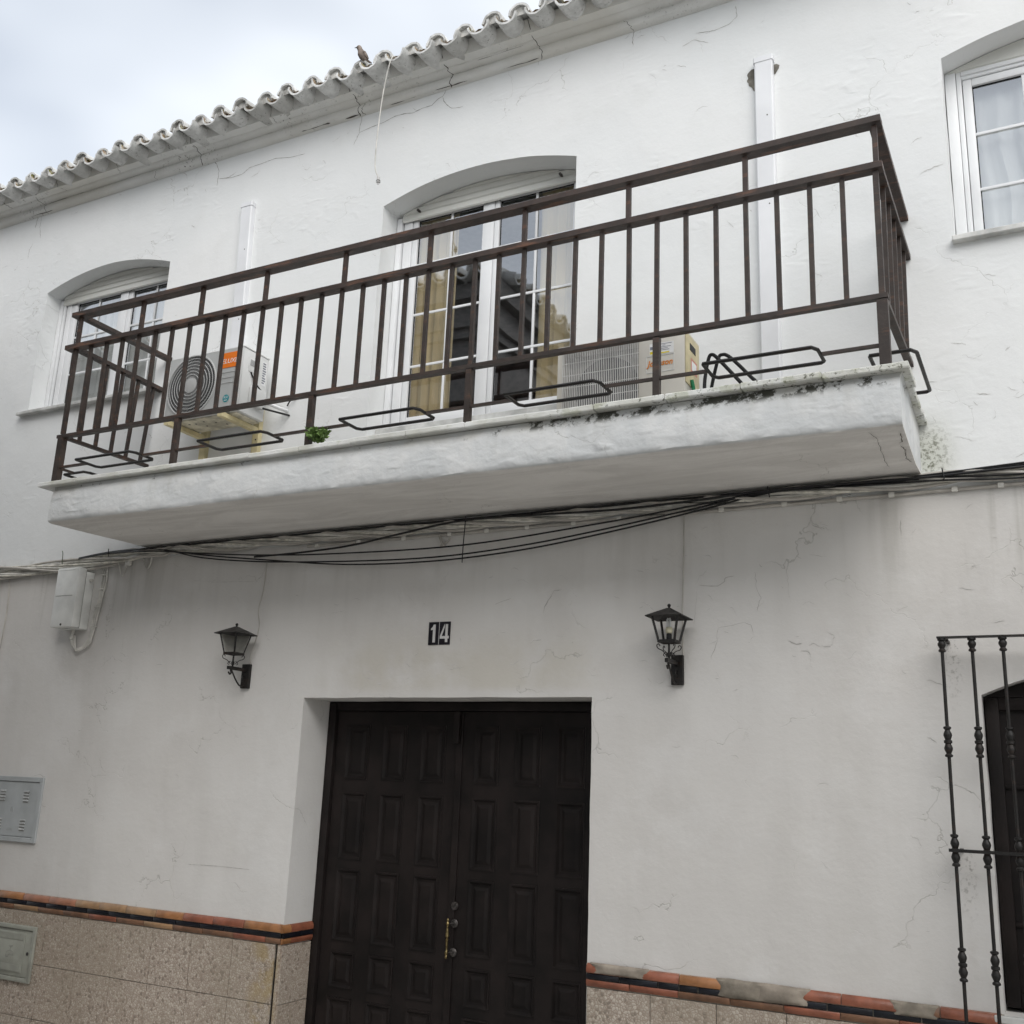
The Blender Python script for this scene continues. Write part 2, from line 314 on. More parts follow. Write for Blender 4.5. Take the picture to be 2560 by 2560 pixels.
# ------------------------------------------------------------------ mesh helper
class MB:
    def __init__(s): s.v = []; s.f = []; s.mi = []
    def add(s, vs, fs, mi=0):
        o = len(s.v); s.v += [tuple(v) for v in vs]; s.f += [tuple(i+o for i in q) for q in fs]; s.mi += [mi]*len(fs); return s
    def box(s, x0, x1, y0, y1, z0, z1, mi=0, b=0.0):
        if x0 > x1: x0, x1 = x1, x0
        if y0 > y1: y0, y1 = y1, y0
        if z0 > z1: z0, z1 = z1, z0
        if b <= 0:
            v = [(x, y, z) for x in (x0, x1) for y in (y0, y1) for z in (z0, z1)]
            return s.add(v, [(0, 1, 3, 2), (4, 6, 7, 5), (0, 4, 5, 1), (2, 3, 7, 6), (0, 2, 6, 4), (1, 5, 7, 3)], mi)
        bm = bmesh.new(); bmesh.ops.create_cube(bm, size=1)
        for q in bm.verts: q.co = Vector(((x0+x1)/2+q.co.x*(x1-x0), (y0+y1)/2+q.co.y*(y1-y0), (z0+z1)/2+q.co.z*(z1-z0)))
        bmesh.ops.bevel(bm, geom=bm.edges[:], offset=b, segments=2, affect='EDGES', profile=.5)
        bm.verts.index_update(); s.add([q.co[:] for q in bm.verts], [[l.index for l in q.verts] for q in bm.faces], mi); bm.free(); return s
    def bar(s, a, b, w, h, up=(0, 0, 1), mi=0, ext=0.0):
        a, b = Vector(a), Vector(b); d = (b-a).normalized(); a = a-d*ext; b = b+d*ext
        side = d.cross(Vector(up)).normalized(); upv = side.cross(d).normalized()
        vs = [p+side*sx*w/2+upv*sz*h/2 for p in (a, b) for sx, sz in ((-1, -1), (1, -1), (1, 1), (-1, 1))]
        return s.add(vs, [(0, 3, 2, 1), (4, 5, 6, 7), (0, 1, 5, 4), (1, 2, 6, 5), (2, 3, 7, 6), (3, 0, 4, 7)], mi)
    def tube(s, pts, rad, seg=8, closed=False, mi=0, cap=True):
        pts = [Vector(p) for p in pts]; n = len(pts); rings = []
        up = Vector((0, 0, 1)); prev = None
        for i, p in enumerate(pts):
            if closed: d = pts[(i+1) % n]-pts[i-1]
            else: d = pts[min(i+1, n-1)]-pts[max(i-1, 0)]
            d.normalize()
            if prev is None:
                a = up if abs(d.z) < .9 else Vector((1, 0, 0)); sd = d.cross(a).normalized()
            else:
                sd = (prev-d*prev.dot(d))
                sd = sd.normalized() if sd.length > 1e-6 else d.orthogonal().normalized()
            prev = sd; up2 = sd.cross(d); rr = rad[i] if isinstance(rad, (list, tuple)) else rad
            rings.append([p+sd*math.cos(2*math.pi*k/seg)*rr+up2*math.sin(2*math.pi*k/seg)*rr for k in range(seg)])
        vs = [q for g in rings for q in g]; fs = []
        for i in range(n if closed else n-1):
            j = (i+1) % n
            for k in range(seg): fs.append((i*seg+k, i*seg+(k+1) % seg, j*seg+(k+1) % seg, j*seg+k))
        if cap and not closed: fs += [tuple(range(seg))[::-1], tuple(range((n-1)*seg, n*seg))]
        return s.add(vs, fs, mi)
    def lathe(s, c, prof, seg=14, axis='z', mi=0):
        vs = []; fs = []; n = len(prof); c = Vector(c)
        for (rr, h) in prof:
            for k in range(seg):
                a = 2*math.pi*k/seg; p = (math.cos(a)*rr, math.sin(a)*rr, h)
                if axis == 'y': p = (p[0], h, p[1])
                if axis == 'x': p = (h, p[0], p[1])
                vs.append(c+Vector(p))
        for i in range(n-1):
            for k in range(seg): fs.append((i*seg+k, i*seg+(k+1) % seg, (i+1)*seg+(k+1) % seg, (i+1)*seg+k))
        fs += [tuple(range(seg))[::-1], tuple(range((n-1)*seg, n*seg))]
        return s.add(vs, fs, mi)
    def sweep_x(s, xs, prof, mi=0, caps=True):
        """closed profile [(y,z)] swept through xs; prof may be a function of x"""
        rings = [prof(x) if callable(prof) else [(x, y, z) for (y, z) in prof] for x in xs]
        n = len(rings[0]); vs = [p for g in rings for p in g]; fs = []
        for i in range(len(xs)-1):
            for k in range(n): fs.append((i*n+k, i*n+(k+1) % n, (i+1)*n+(k+1) % n, (i+1)*n+k))
        if caps: fs += [tuple(range(n))[::-1], tuple(range((len(xs)-1)*n, len(xs)*n))]
        return s.add(vs, fs, mi)
    def mesh(s, name, mats, smooth=False):
        me = bpy.data.meshes.new(name); me.from_pydata(s.v, [], s.f)
        for k in (mats if isinstance(mats, (list, tuple)) else [mats]): me.materials.append(mat(k))
        me.polygons.foreach_set('material_index', s.mi)
        bm = bmesh.new(); bm.from_mesh(me); bmesh.ops.recalc_face_normals(bm, faces=bm.faces); bm.to_mesh(me); bm.free()
        if smooth:
            me.polygons.foreach_set('use_smooth', [True]*len(me.polygons))
            try: me.set_sharp_from_angle(angle=R(38))
            except Exception: pass
        me.update(); return me
    def build(s, name, mats, parent=None, smooth=False):
        return place(s.mesh(name, mats, smooth), name, parent)

WORLD = {}
def place(me, name, parent=None, loc=(0, 0, 0), rot=(0, 0, 0)):
    o = bpy.data.objects.new(name, me); COL.objects.link(o); o.location = loc; o.rotation_euler = rot
    w = Matrix.LocRotScale(Vector(loc), __import__('mathutils').Euler(rot), None)
    WORLD[o.name] = w
    if parent is not None:
        o.parent = parent; o.matrix_parent_inverse = WORLD[parent.name].inverted()
    return o
def empty(name, loc=(0, 0, 0)):
    o = bpy.data.objects.new(name, None); o.empty_display_size = .1; COL.objects.link(o); o.location = loc; WORLD[o.name] = Matrix.Translation(Vector(loc)); return o
def tag(o, label, cat, group=None):
    o['label'] = label; o['category'] = cat
    if group: o['group'] = group
    return o
def struct(o): o['kind'] = 'structure'; return o
def text(body, name, x, z, y, size, material, parent, sx=1.0, shear=0.0, extr=.0012, align='CENTER', offset=0.0):
    c = bpy.data.curves.new('txt', 'FONT'); c.body = body; c.size = size; c.extrude = extr; c.align_x = align; c.align_y = 'CENTER'; c.shear = shear; c.offset = offset; c.resolution_u = 3
    t = bpy.data.objects.new('txt', c); COL.objects.link(t); dg = bpy.context.evaluated_depsgraph_get()
    me = bpy.data.meshes.new_from_object(t.evaluated_get(dg)); bpy.data.objects.remove(t); bpy.data.curves.remove(c)
    for v in me.vertices: v.co = Vector((x+v.co.x*sx, y-v.co.z, z+v.co.y))
    me.materials.clear(); me.materials.append(mat(material)); return place(me, name, parent)
def jit(p, a, s=3.0, seed=0.0):
    return a*mnoise.noise(Vector((p[0]*s+seed, p[1]*s, p[2]*s)))
def spline(pts, n=8):
    pts = [Vector(p) for p in pts]; o = []
    for i in range(len(pts)-1):
        p0 = pts[max(i-1, 0)]; p1 = pts[i]; p2 = pts[i+1]; p3 = pts[min(i+2, len(pts)-1)]
        for k in range(n):
            t = k/n; o.append(.5*((2*p1)+(p2-p0)*t+(2*p0-5*p1+4*p2-p3)*t*t+(3*p1-p0-3*p2+p3)*t**3))
    o.append(pts[-1]); return o

# ------------------------------------------------------------------ ground
GZ = -.45
g = MB(); g.add([(-900, -900, GZ), (900, -900, GZ), (900, 900, GZ), (-900, 900, GZ)], [(0, 1, 2, 3)])
struct(g.build('ground', 'asphalt'))
g = MB().box(-14, 8, -.95, .0, GZ+.004, GZ+.13, b=.01); struct(g.build('pavement', 'paving'))

# ------------------------------------------------------------------ the house: facade with openings
house = tag(empty('house', (-4, 0, GZ)), 'white plastered two-storey house with iron balcony above dark double door', 'house')
def arch_loop(x0, x1, z0, zs, zc, seed):
    pts = []
    def seg(a, b):
        n = max(2, int((Vector(b)-Vector(a)).length/.09))
        for k in range(n): t = k/n; pts.append((a[0]+(b[0]-a[0])*t, a[1]+(b[1]-a[1])*t))
    seg((x0, z0), (x1, z0)); seg((x1, z0), (x1, zs))
    if zc > zs+1e-4:
        n = 22
        for k in range(n):
            t = k/n; xx = x1+(x0-x1)*t; pts.append((xx, zs+(zc-zs)*(1-(2*t-1)**2)))
    else: seg((x1, zs), (x0, zs))
    seg((x0, zs), (x0, z0))
    return [(a+.005*mnoise.noise(Vector((a*5, b*5, seed))), b+.004*mnoise.noise(Vector((a*5, b*5, seed+9)))) for a, b in pts]
OPEN = [  # x0,x1,z0,zspring,zcrown,depth
    (-8.365, -6.757, 4.83, 6.05, 6.195, .30), (-4.456, -2.780, 4.12, 6.045, 6.185, .34), (-.335, 1.27, 4.83, 6.06, 6.20, .30),
    (-4.819, -2.578, GZ+.02, 2.184, 2.184, .44), (-.372, .62, .655, 2.19, 2.31, .30)]
X0, X1, ZT = -11.0, 3.0, 7.02
bm = bmesh.new()
outer = [(X0, GZ-.05), (X1, GZ-.05), (X1, ZT), (X0, ZT)]
loops = [outer]+[arch_loop(*o[:5], i*7.3) for i, o in enumerate(OPEN)]
edges = []; LV = []
for L in loops:
    vs = [bm.verts.new((a, 0, b)) for a, b in L]; LV.append(vs)
    for i in range(len(vs)): edges.append(bm.edges.new((vs[i], vs[(i+1) % len(vs)])))
bmesh.ops.triangle_fill(bm, use_beauty=True, use_dissolve=False, edges=edges)
for fc in bm.faces:
    fc.normal_update()
    if fc.normal.y > 0: fc.normal_flip()
for (o, vs) in zip(OPEN, LV[1:]):
    cx = (o[0]+o[1])/2; cz = (o[2]+o[4])/2
    mid_ = [bm.verts.new((v.co.x, .012, v.co.z)) for v in vs]; back = [bm.verts.new((v.co.x, o[5], v.co.z)) for v in vs]
    for A, B in ((vs, mid_), (mid_, back)):
        for i in range(len(vs)):
            j = (i+1) % len(vs); fc = bm.faces.new((A[i], A[j], B[j], B[i])); fc.normal_update()
            if fc.normal.dot(Vector((cx, 0, cz))-Vector((fc.calc_center_median().x, 0, fc.calc_center_median().z))) < 0: fc.normal_flip()
me = bpy.data.meshes.new('wall'); bm.to_mesh(me); bm.free(); me.materials.append(WALL)
wall = place(me, 'wall', house)
# closed rooms behind the facade
def room(z0, z1, name):
    b = MB(); x0, x1, y0, y1 = X0, X1, .002, 5.0
    v = [(x, y, z) for x in (x0, x1) for y in (y0, y1) for z in (z0, z1)]
    b.add(v, [(0, 1, 3, 2), (4, 6, 7, 5), (2, 3, 7, 6), (0, 2, 6, 4), (1, 5, 7, 3)]); return b.build(name, 'interior', house)
room(GZ, 3.46, 'room_shell'); room(3.56, 6.98, 'room_shell')

# cracks: thin open joints with their own course
simple('crack_faint', (.48, .465, .44), .95, .05)
def crack(pts, w, parent, y=-.0016, material='crack_light', normal='y', yz=None):
    P = [Vector(p) for p in pts]; fine_ = []
    for i in range(len(P)-1):
        n = max(2, int((P[i+1]-P[i]).length/.018))
        for k in range(n):
            q = P[i].lerp(P[i+1], k/n); fine_.append(q+Vector((rnd.uniform(-1, 1), 0 if len(q) < 3 else 0, 0)[:len(q)])*.004)
    fine_.append(P[-1]); b = MB(); n = len(fine_); vs = []
    for i, q in enumerate(fine_):
        ww = w*(.35+.65*rnd.random())*(1 if 0 < i < n-1 else .2)
        d = fine_[min(i+1, n-1)]-fine_[max(i-1, 0)]; pr = Vector((-d[1], d[0])).normalized()*ww/2
        for sgn in (-1, 1):
            e = q+pr*sgn; vs.append((e[0], y, e[1]) if yz is None else yz(e[0], e[1]))
    b.add(vs, [(2*i, 2*i+1, 2*i+3, 2*i+2) for i in range(n-1)])
    return b.build('crack', material, parent)
for pts, w in [
    ([(-3.923, 6.994), (-3.938, 6.946), (-3.961, 6.901), (-4.009, 6.889), (-4.06, 6.848), (-4.149, 6.848), (-4.238, 6.831), (-4.313, 6.848), (-4.414, 6.852), (-4.524, 6.826), (-4.646, 6.816), (-4.759, 6.799), (-4.807, 6.696)], .006),
    ([(-3.961, 6.896), (-3.949, 6.854), (-3.916, 6.804), (-3.874, 6.766), (-3.808, 6.751), (-3.765, 6.751)], .006),
    ([(-4.751, 6.973), (-4.746, 6.922), (-4.759, 6.854), (-4.761, 6.8)], .006), ([(-6.39, 6.985), (-6.33, 6.92), (-6.297, 6.84), (-6.297, 6.69)], .006),
    ([(-6.286, 6.762), (-6.14, 6.734), (-6.012, 6.737), (-5.933, 6.781), (-5.807, 6.785), (-5.642, 6.796), (-5.475, 6.76), (-5.314, 6.752)], .005),
    ([(-8.695, 6.983), (-8.706, 6.913), (-8.715, 6.832)], .007), ([(-8.646, 6.951), (-8.646, 6.826), (-8.608, 6.694)], .005), ([(-8.707, 6.675), (-8.745, 6.601), (-8.749, 6.499)], .004),
    ([(-2.345, 6.97), (-2.359, 6.897), (-2.355, 6.825)], .006), ([(-3.113, 6.985), (-3.118, 6.916)], .005),
    ([(-1.894, 2.852), (-1.83, 2.843), (-1.773, 2.84), (-1.733, 2.867), (-1.727, 2.889), (-1.67, 2.897)], .006), ([(-1.546, 2.913), (-1.543, 2.823), (-1.517, 2.755), (-1.54, 2.679)], .004),
    ([(-1.906, 2.819), (-1.918, 2.66), (-1.925, 2.61)], .003), ([(-1.823, 2.401), (-1.782, 2.51), (-1.776, 2.588), (-1.686, 2.601), (-1.619, 2.616), (-1.575, 2.598), (-1.565, 2.548)], .005),
    ([(-.72, 3.163), (-.727, 3.121), (-.722, 3.072)], .007), ([(-2.934, 2.716), (-2.922, 2.764), (-2.884, 2.824), (-2.858, 2.865), (-2.805, 2.869)], .007), ([(-3.294, 2.793), (-3.225, 2.815), (-3.17, 2.831)], .006),
    ([(-1.6, 6.903), (-1.595, 6.81), (-1.648, 6.768), (-1.754, 6.752), (-1.887, 6.775)], .004), ([(-1.983, 6.7), (-1.901, 6.726), (-1.794, 6.667)], .004),
    ([(-5.745, .987), (-5.442, .994), (-5.165, .99)], .005), ([(-6.019, 3.104), (-5.8, 3.078), (-5.385, 3.063)], .003), ([(-.536, 3.964), (-.477, 3.955)], .005)]:
    crack(pts, w if pts[0][1] > 3.3 else w*.8, wall, material='crack_light' if pts[0][1] > 3.3 else 'crack_faint')

# many short hairline squiggles and lifted paint edges, too small to pick apart
def squiggles(zones, parent, seed, tone):
    rg = random.Random(seed); dk = MB(); lt = MB()
    for (x0, x1, z0, z1, n) in zones:
        for _ in range(n):
            x, z = rg.uniform(x0, x1), rg.uniform(z0, z1)
            if any(o[0]-.04 < x < o[1]+.04 and o[2]-.04 < z < o[4]+.04 for o in OPEN): continue
            a = rg.gauss(0, .5)+rg.choice((0, 0, .5, -.4)); L_ = rg.uniform(.02, .10)*rg.choice((1, 1, 1, 2)); m_ = max(4, int(L_/.010)); w = rg.uniform(.0010, .0024)*rg.choice((1, 1, 1.6)); P = []
            for k in range(m_+1):
                a += rg.gauss(0, .38); P.append((x, z)); x += math.cos(a)*L_/m_; z += math.sin(a)*L_/m_
            for B, dz, yy in ((dk, 0, -.0012), (lt, w*1.3, -.0020)):
                vs = []
                for k, (px, pz) in enumerate(P):
                    t = w*(1-abs(2*k/m_-1)**2)*(.5+rg.random())+.0002; vs += [(px, yy, pz-t/2+dz), (px+.3*t, yy, pz+t/2+dz)]
                B.add(vs, [(2*i, 2*i+1, 2*i+3, 2*i+2) for i in range(m_)])
    o1 = dk.build('hairline_cracks', tone, parent); o2 = lt.build('paint_lips', 'paint_lip' if tone == 'crack_pale' else 'paint_lip_low', parent); o1['kind'] = 'stuff'; o2['kind'] = 'stuff'
simple('paint_lip', (.72, .72, .71), .9, .1, rand=False); simple('crack_pale', (.50, .49, .47), .95, .05); simple('paint_lip_low', (.72, .705, .68), .9, .1, rand=False)
squiggles([(-9.2, 0, 6.2, 6.94, 50), (-6.6, 0, 3.9, 6.1, 44), (-.55, .2, 3.45, 4.7, 18), (-8.9, -6.6, 3.5, 6.0, 24)], wall, 3, 'crack_pale')
squiggles([(-4.7, -2.2, 2.25, 3.05, 46), (-2.3, 0, 2.2, 3.2, 60), (-6.8, -4.6, 2.2, 3.2, 26), (-8.0, -4.9, .75, 2.2, 16), (-2.5, -.4, .75, 2.2, 10)], wall, 8, 'crack_faint')

# cornice
def cornice_prof(x):
    base = [(.0, 6.948), (-.026, 6.953), (-.046, 6.968), (-.055, 6.990), (-.052, 7.014), (-.046, 7.026), (-.050, 7.031), (-.088, 7.040), (-.104, 7.050), (-.110, 7.060), (-.178, 7.066), (-.212, 7.165), (-.195, 7.178), (.0, 7.178)]
    o = []
    for i, (yy, zz) in enumerate(base):
        if 0 < i < 12: yy += .007*mnoise.noise(Vector((x*2.2, i*.3, 1))) + .003*mnoise.noise(Vector((x*11, i*.5, 5))); zz += .006*mnoise.noise(Vector((x*2.0, i*.2, 3))) + .0025*mnoise.noise(Vector((x*13, i, 8)))
        o.append((x, yy, zz))
    return o
xs = [X0+.06*k for k in range(int((X1-X0)/.06)+1)]
cornice = MB().sweep_x(xs, cornice_prof).build('cornice', CORN, house, True)
def on_cornice(x, t):      # point on the cornice face at profile position t (0 bottom .. 1 under the tiles)
    pr = [(yy, zz) for (_, yy, zz) in cornice_prof(x)][:12]; t = min(max(t, 0), .9999)*11; i = int(t); q = t-i
    a, c = pr[i], pr[i+1]; return (x, a[0]+(c[0]-a[0])*q-.0016, a[1]+(c[1]-a[1])*q-.0014)
for x0, w, kind in [(-3.86, .011, 0), (-4.76, .010, 1), (-4.68, .007, 2), (-6.50, .008, 1), (-8.98, .009, 3), (-8.58, .006, 1), (-3.10, .008, 0), (-7.41, .005, 3), (-5.55, .005, 3), (-2.41, .005, 2), (-8.21, .005, 3), (-9.3, .006, 1), (-7.0, .004, 2)]:
    t0, t1 = ((1, .04), (.98, .03), (.5, .03), (.98, .8))[kind]; n = 14; d = 0; pts = []
    for k in range(n+1): d += rnd.uniform(-.014, .014); pts.append((x0+d, t0+(t1-t0)*k/n))
    b = MB(); vs = []
    for (xx, tt) in pts:
        ww = w*(.4+.6*rnd.random())/2; vs += [on_cornice(xx-ww, tt), on_cornice(xx+ww, tt)]
    b.add(vs, [(2*i, 2*i+1, 2*i+3, 2*i+2) for i in range(n)]); b.build('crack', 'crack_dark', cornice)
for (xa, xb, tt, w) in [(-3.83, -3.55, .52, .05), (-4.02, -3.72, .10, .10), (-3.4, -3.1, .10, .08), (-8.5, -8.0, .52, .06), (-8.75, -8.45, .10, .07), (-8.0, -7.2, .52, .03), (-5.35, -5.05, .12, .12), (-4.9, -4.75, .10, .14), (-4.45, -4.2, .09, .05), (-3.6, -3.2, .70, .04), (-6.0, -5.6, .52, .03)]:
    n = int((xb-xa)/.02); b = MB(); vs = []
    for k in range(n+1):
        xx = xa+(xb-xa)*k/n; ww = w*.55*(.05+.95*max(0, mnoise.noise(Vector((xx*9, tt, 3)))+.35))*(1 if 0 < k < n else .1)/2; cc = tt+.02*mnoise.noise(Vector((xx*6, 1, 1))); vs += [on_cornice(xx, cc-ww), on_cornice(xx, cc+ww)]
    b.add(vs, [(2*i, 2*i+1, 2*i+3, 2*i+2) for i in range(n)]); b.build('crack', 'crack_dark', cornice)

# ------------------------------------------------------------------ roof with barrel tiles
def half_pipe(a, d, length, th, up, taper, seed, n=12):
    """up=False: channel (pan); up=True: cover. Runs from y=0 (lip) to y=length; rim at z=0"""
    b = MB(); rng = random.Random(seed); wob = [rng.uniform(-.006, .006) for _ in range(n+1)]
    rings = []
    for t in (0, .5, 1):
        k = 1-taper*t if up else 1-taper*(1-t)*0
        oo, ii = [], []
        for i in range(n+1):
            th_ = math.pi*i/n; c_, s_ = math.cos(th_), math.sin(th_)*(1 if up else -1)
            yy = t*length+(wob[i] if t == 0 else 0)
            oo.append((a*k*c_, yy, d*k*s_+wob[i]*.4)); ii.append(((a-th)*k*c_, yy+.001, (d-th)*k*s_+wob[i]*.4))
        rings.append((oo, ii))
    m_ = n+1; vs = [p for (oo, ii) in rings for p in oo+ii]
    fo, fi = [], []
    for s_ in range(2):
        o0 = s_*2*m_; o1 = (s_+1)*2*m_
        for i in range(n):
            fo.append((o0+i, o0+i+1, o1+i+1, o1+i)); fi.append((o0+m_+i, o1+m_+i, o1+m_+i+1, o0+m_+i+1))
        fo += [(o0, o1, o1+m_, o0+m_), (o0+n, o0+m_+n, o1+m_+n, o1+n)]
    for i in range(n): fo.append((i, m_+i, m_+i+1, i+1))
    o = len(b.v); b.v += vs; b.f += fo; b.mi += [0]*len(fo)
    if up:
        b.f += fi; b.mi += [0]*len(fi)
        q = [(-(a-th), .024, 0)]+[((a-th)*.98*math.cos(math.pi*(1-i/n)), .024+rng.uniform(-.010, .014), (d-th)*.98*math.sin(math.pi*i/n)) for i in range(1, n)]+[((a-th), .024, 0)]
        b.add(q, [tuple(range(len(q)))], 2)
    else:
        b.f += fi; b.mi += [1]*len(fi)
        # silt and moss lying in the channel
        q = []
        for t in (.06, .3, .5):
            h = -d*(.62-.22*t)+rng.uniform(-.008, .008); wd = a*.72
            q += [(-wd, t*length, h), (0, t*length-.012, h+.012), (wd, t*length, h)]
        b.add(q, [(0, 1, 4, 3), (1, 2, 5, 4), (3, 4, 7, 6), (4, 5, 8, 7)], 1)
    me = bpy.data.meshes.new('tile'); me.from_pydata(b.v, [], b.f)
    for k in (TILE, CLAY, MATS['mortar']): me.materials.append(k)
    me.polygons.foreach_set('material_index', b.mi); me.polygons.foreach_set('use_smooth', [True]*len(me.polygons))
    try: me.set_sharp_from_angle(angle=R(50))
    except Exception: pass
    return me
PITCH = .2425
def roof_sheet(b, x0, x1, y0, y1, z0, z1, pitch=.25, axis='x'):
    n = int((x1-x0)/pitch*6); vs = []
    for k in range(n+1):
        xx = x0+(x1-x0)*k/n; h = .045*math.cos(2*math.pi*(xx-x0)/pitch)
        vs += [(xx, y0, z0+h), (xx, y1, z1+h)] if axis == 'x' else [(y0, xx, z0+h), (y1, xx, z1+h)]
    b.add(vs, [(2*i, 2*i+1, 2*i+3, 2*i+2) for i in range(n)])
b = MB(); roof_sheet(b, X0, X1, .0, 2.6, 7.24, 8.05, PITCH); roof_sheet(b, X0, X1, 5.2, 2.601, 7.2, 8.051, PITCH)
roof = b.build('roof', TILE, house)
pans = [half_pipe(.092, .088, .42, .017, False, .0, 31+k) for k in range(5)]
covers = [half_pipe(.088, .088, .40, .017, True, .1, 61+k) for k in range(5)]
k0 = -3.955
for k in range(-24, 17):
    x = k0+PITCH*k
    if not (X0+.1 < x < X1-.1): continue
    place(rnd.choice(pans), 'roof_tile', roof, (x+rnd.uniform(-.008, .008), -.356+rnd.uniform(-.020, .018), 7.140+rnd.uniform(-.008, .008)), (R(3.5+rnd.uniform(-3, 3)), R(rnd.uniform(-7, 7)), R(rnd.uniform(-4.5, 4.5))))
    x += PITCH/2
    place(rnd.choice(covers), 'roof_tile', roof, (x+rnd.uniform(-.008, .008), -.338+rnd.uniform(-.022, .022), 7.114+rnd.uniform(-.008, .008)), (R(3.5+rnd.uniform(-3, 3)), R(rnd.uniform(-7, 7)), R(rnd.uniform(-4.5, 4.5))))

# ------------------------------------------------------------------ balcony
def xl(y): return -6.60+(-.10)*(-y/.894)
def xr(y): return -.594+.027*(-y/.894)
NX = 110
def slab_ring(k):
    t = k/NX; ring = []
    base = [(0.0, 3.412), (-.22, 3.414), (-.45, 3.412), (-.70, 3.414), (-.858, 3.416), (-.880, 3.421), (-.891, 3.432), (-.896, 3.455), (-.897, 3.52), (-.894, 3.58), (-.888, 3.64), (-.872, 3.680), (-.868, 3.700), (0, 3.700)]
    for i, (yy, zz) in enumerate(base):
        xx = xl(yy)+(xr(yy)-xl(yy))*t
        if 0 < i < 12:
            e = .006 if i in (5, 6, 7) else .003
            yy += .008*mnoise.noise(Vector((xx*1.3, i*.2, 2)))+.003*mnoise.noise(Vector((xx*9, i*.6, 4)))
            zz += (.007*mnoise.noise(Vector((xx*1.1, 0, 6)))+.007*mnoise.noise(Vector((xx*6, 0, 7)))+.003*mnoise.noise(Vector((xx*22, 0, 9)))) if 4 <= i <= 8 else .002*mnoise.noise(Vector((xx*4, i, 7)))
            if k in (0, NX): xx += (.012 if k == 0 else -.012)
        ring.append((xx, yy, zz))
    return ring
b = MB(); rings = [slab_ring(k) for k in range(NX+1)]; n = len(rings[0]); b.v = [p for g in rings for p in g]
for i in range(NX):
    for k in range(n-1): b.f.append((i*n+k, i*n+k+1, (i+1)*n+k+1, (i+1)*n+k))
b.f += [tuple(range(n))[::-1], tuple(range(NX*n, NX*n+n))]; b.mi = [0]*len(b.f)
balcony = b.build('balcony', SLABM, house, True)
def coping_piece(c4, z0, z1, seed):
    """c4: four plan corners; top and bottom edges slightly broken"""
    bb = MB(); n_ = 6; top = []; bot = []
    a, b_, c_, d_ = [Vector(p) for p in c4]; path = []
    for (p, q_) in ((a, b_), (b_, c_), (c_, d_), (d_, a)):
        for k in range(n_): path.append(p.lerp(q_, k/n_))
    vs = []
    for zz, ins in ((z0, .004), (z0+.006, 0), (z1-.006, 0), (z1, .006)):
        cen = (a+b_+c_+d_)/4
        for i, p in enumerate(path):
            d = (cen-p).normalized()*(ins+.004*abs(mnoise.noise(Vector((p.x*17, p.y*17, seed+zz*90)))))
            vs.append((p.x+d.x, p.y+d.y, zz+.0025*mnoise.noise(Vector((p.x*9, p.y*9, seed)))))
    m_ = len(path); fs = [(j*m_+i, j*m_+(i+1) % m_, (j+1)*m_+(i+1) % m_, (j+1)*m_+i) for j in range(3) for i in range(m_)]
    fs += [tuple(range(m_))[::-1], tuple(range(3*m_, 4*m_))]; bb.add(vs, fs); return bb
xc0, xc1 = -6.82, -.528; nf = 15
for k in range(nf):
    a = xc0+(xc1-xc0)*k/nf+.0015; c = xc0+(xc1-xc0)*(k+1)/nf-.0015
    dz = rnd.uniform(-.003, .003); dy = rnd.uniform(-.006, .006)
    coping_piece([(a, -.928+dy), (c, -.928+dy), (c, -.63), (a, -.63)], 3.702+dz, 3.736+dz, k).build('coping_tile', COPE, balcony)
for k, (ya, yb) in enumerate([(-.627, -.42), (-.417, -.21), (-.207, -.002)]):
    coping_piece([(-.80, ya), (-.545+rnd.uniform(-.006, .006), ya), (-.545+rnd.uniform(-.006, .006), yb), (-.80, yb)], 3.702, 3.734, 40+k).build('coping_tile', COPE, balcony)
    coping_piece([(-6.74+.05*k, ya), (-6.40, ya), (-6.40, yb), (-6.69+.05*k, yb)], 3.702, 3.734, 50+k).build('coping_tile', COPE, balcony)
MB().box(-6.398, -.802, -.627, -.002, 3.701, 3.731).build('floor_bed', 'paving', balcony)
for pts in [[(-.744, -.86), (-.722, -.75), (-.731, -.544), (-.742, -.342), (-.734, -.231)], [(-.60, -.80), (-.612, -.652), (-.628, -.643)], [(-.625, -.596), (-.617, -.494), (-.628, -.363), (-.61, -.284)]]:
    crack(pts, .0055 if pts[0][0] > -.7 else .003, balcony, material='crack_dark', yz=lambda a, c: (a, c, 3.4065))

# railing
RY = -.87; BX = [-.641-.17286*k for k in range(36)]
rail = tag(empty('balcony_railing', (-3.7, RY, 3.736)), 'brown painted iron railing with upright bars standing on the balcony edge', 'railing')
ZT_, ZM, ZL = 5.128, 4.858, 4.112
MB().bar((-6.755, RY, ZT_-.001), (-.598, RY, ZT_+.009), .078, .036).build('top_rail', 'rusty_iron', rail)
MB().bar((-6.785, RY, ZM-.006), (-.602, RY, ZM+.006), .070, .036).build('middle_rail', 'rusty_iron', rail)
MB().bar((-6.735, RY, ZL-.006), (-.612, RY, ZL+.008), .042, .026).build('lower_rail', 'brown_iron', rail)
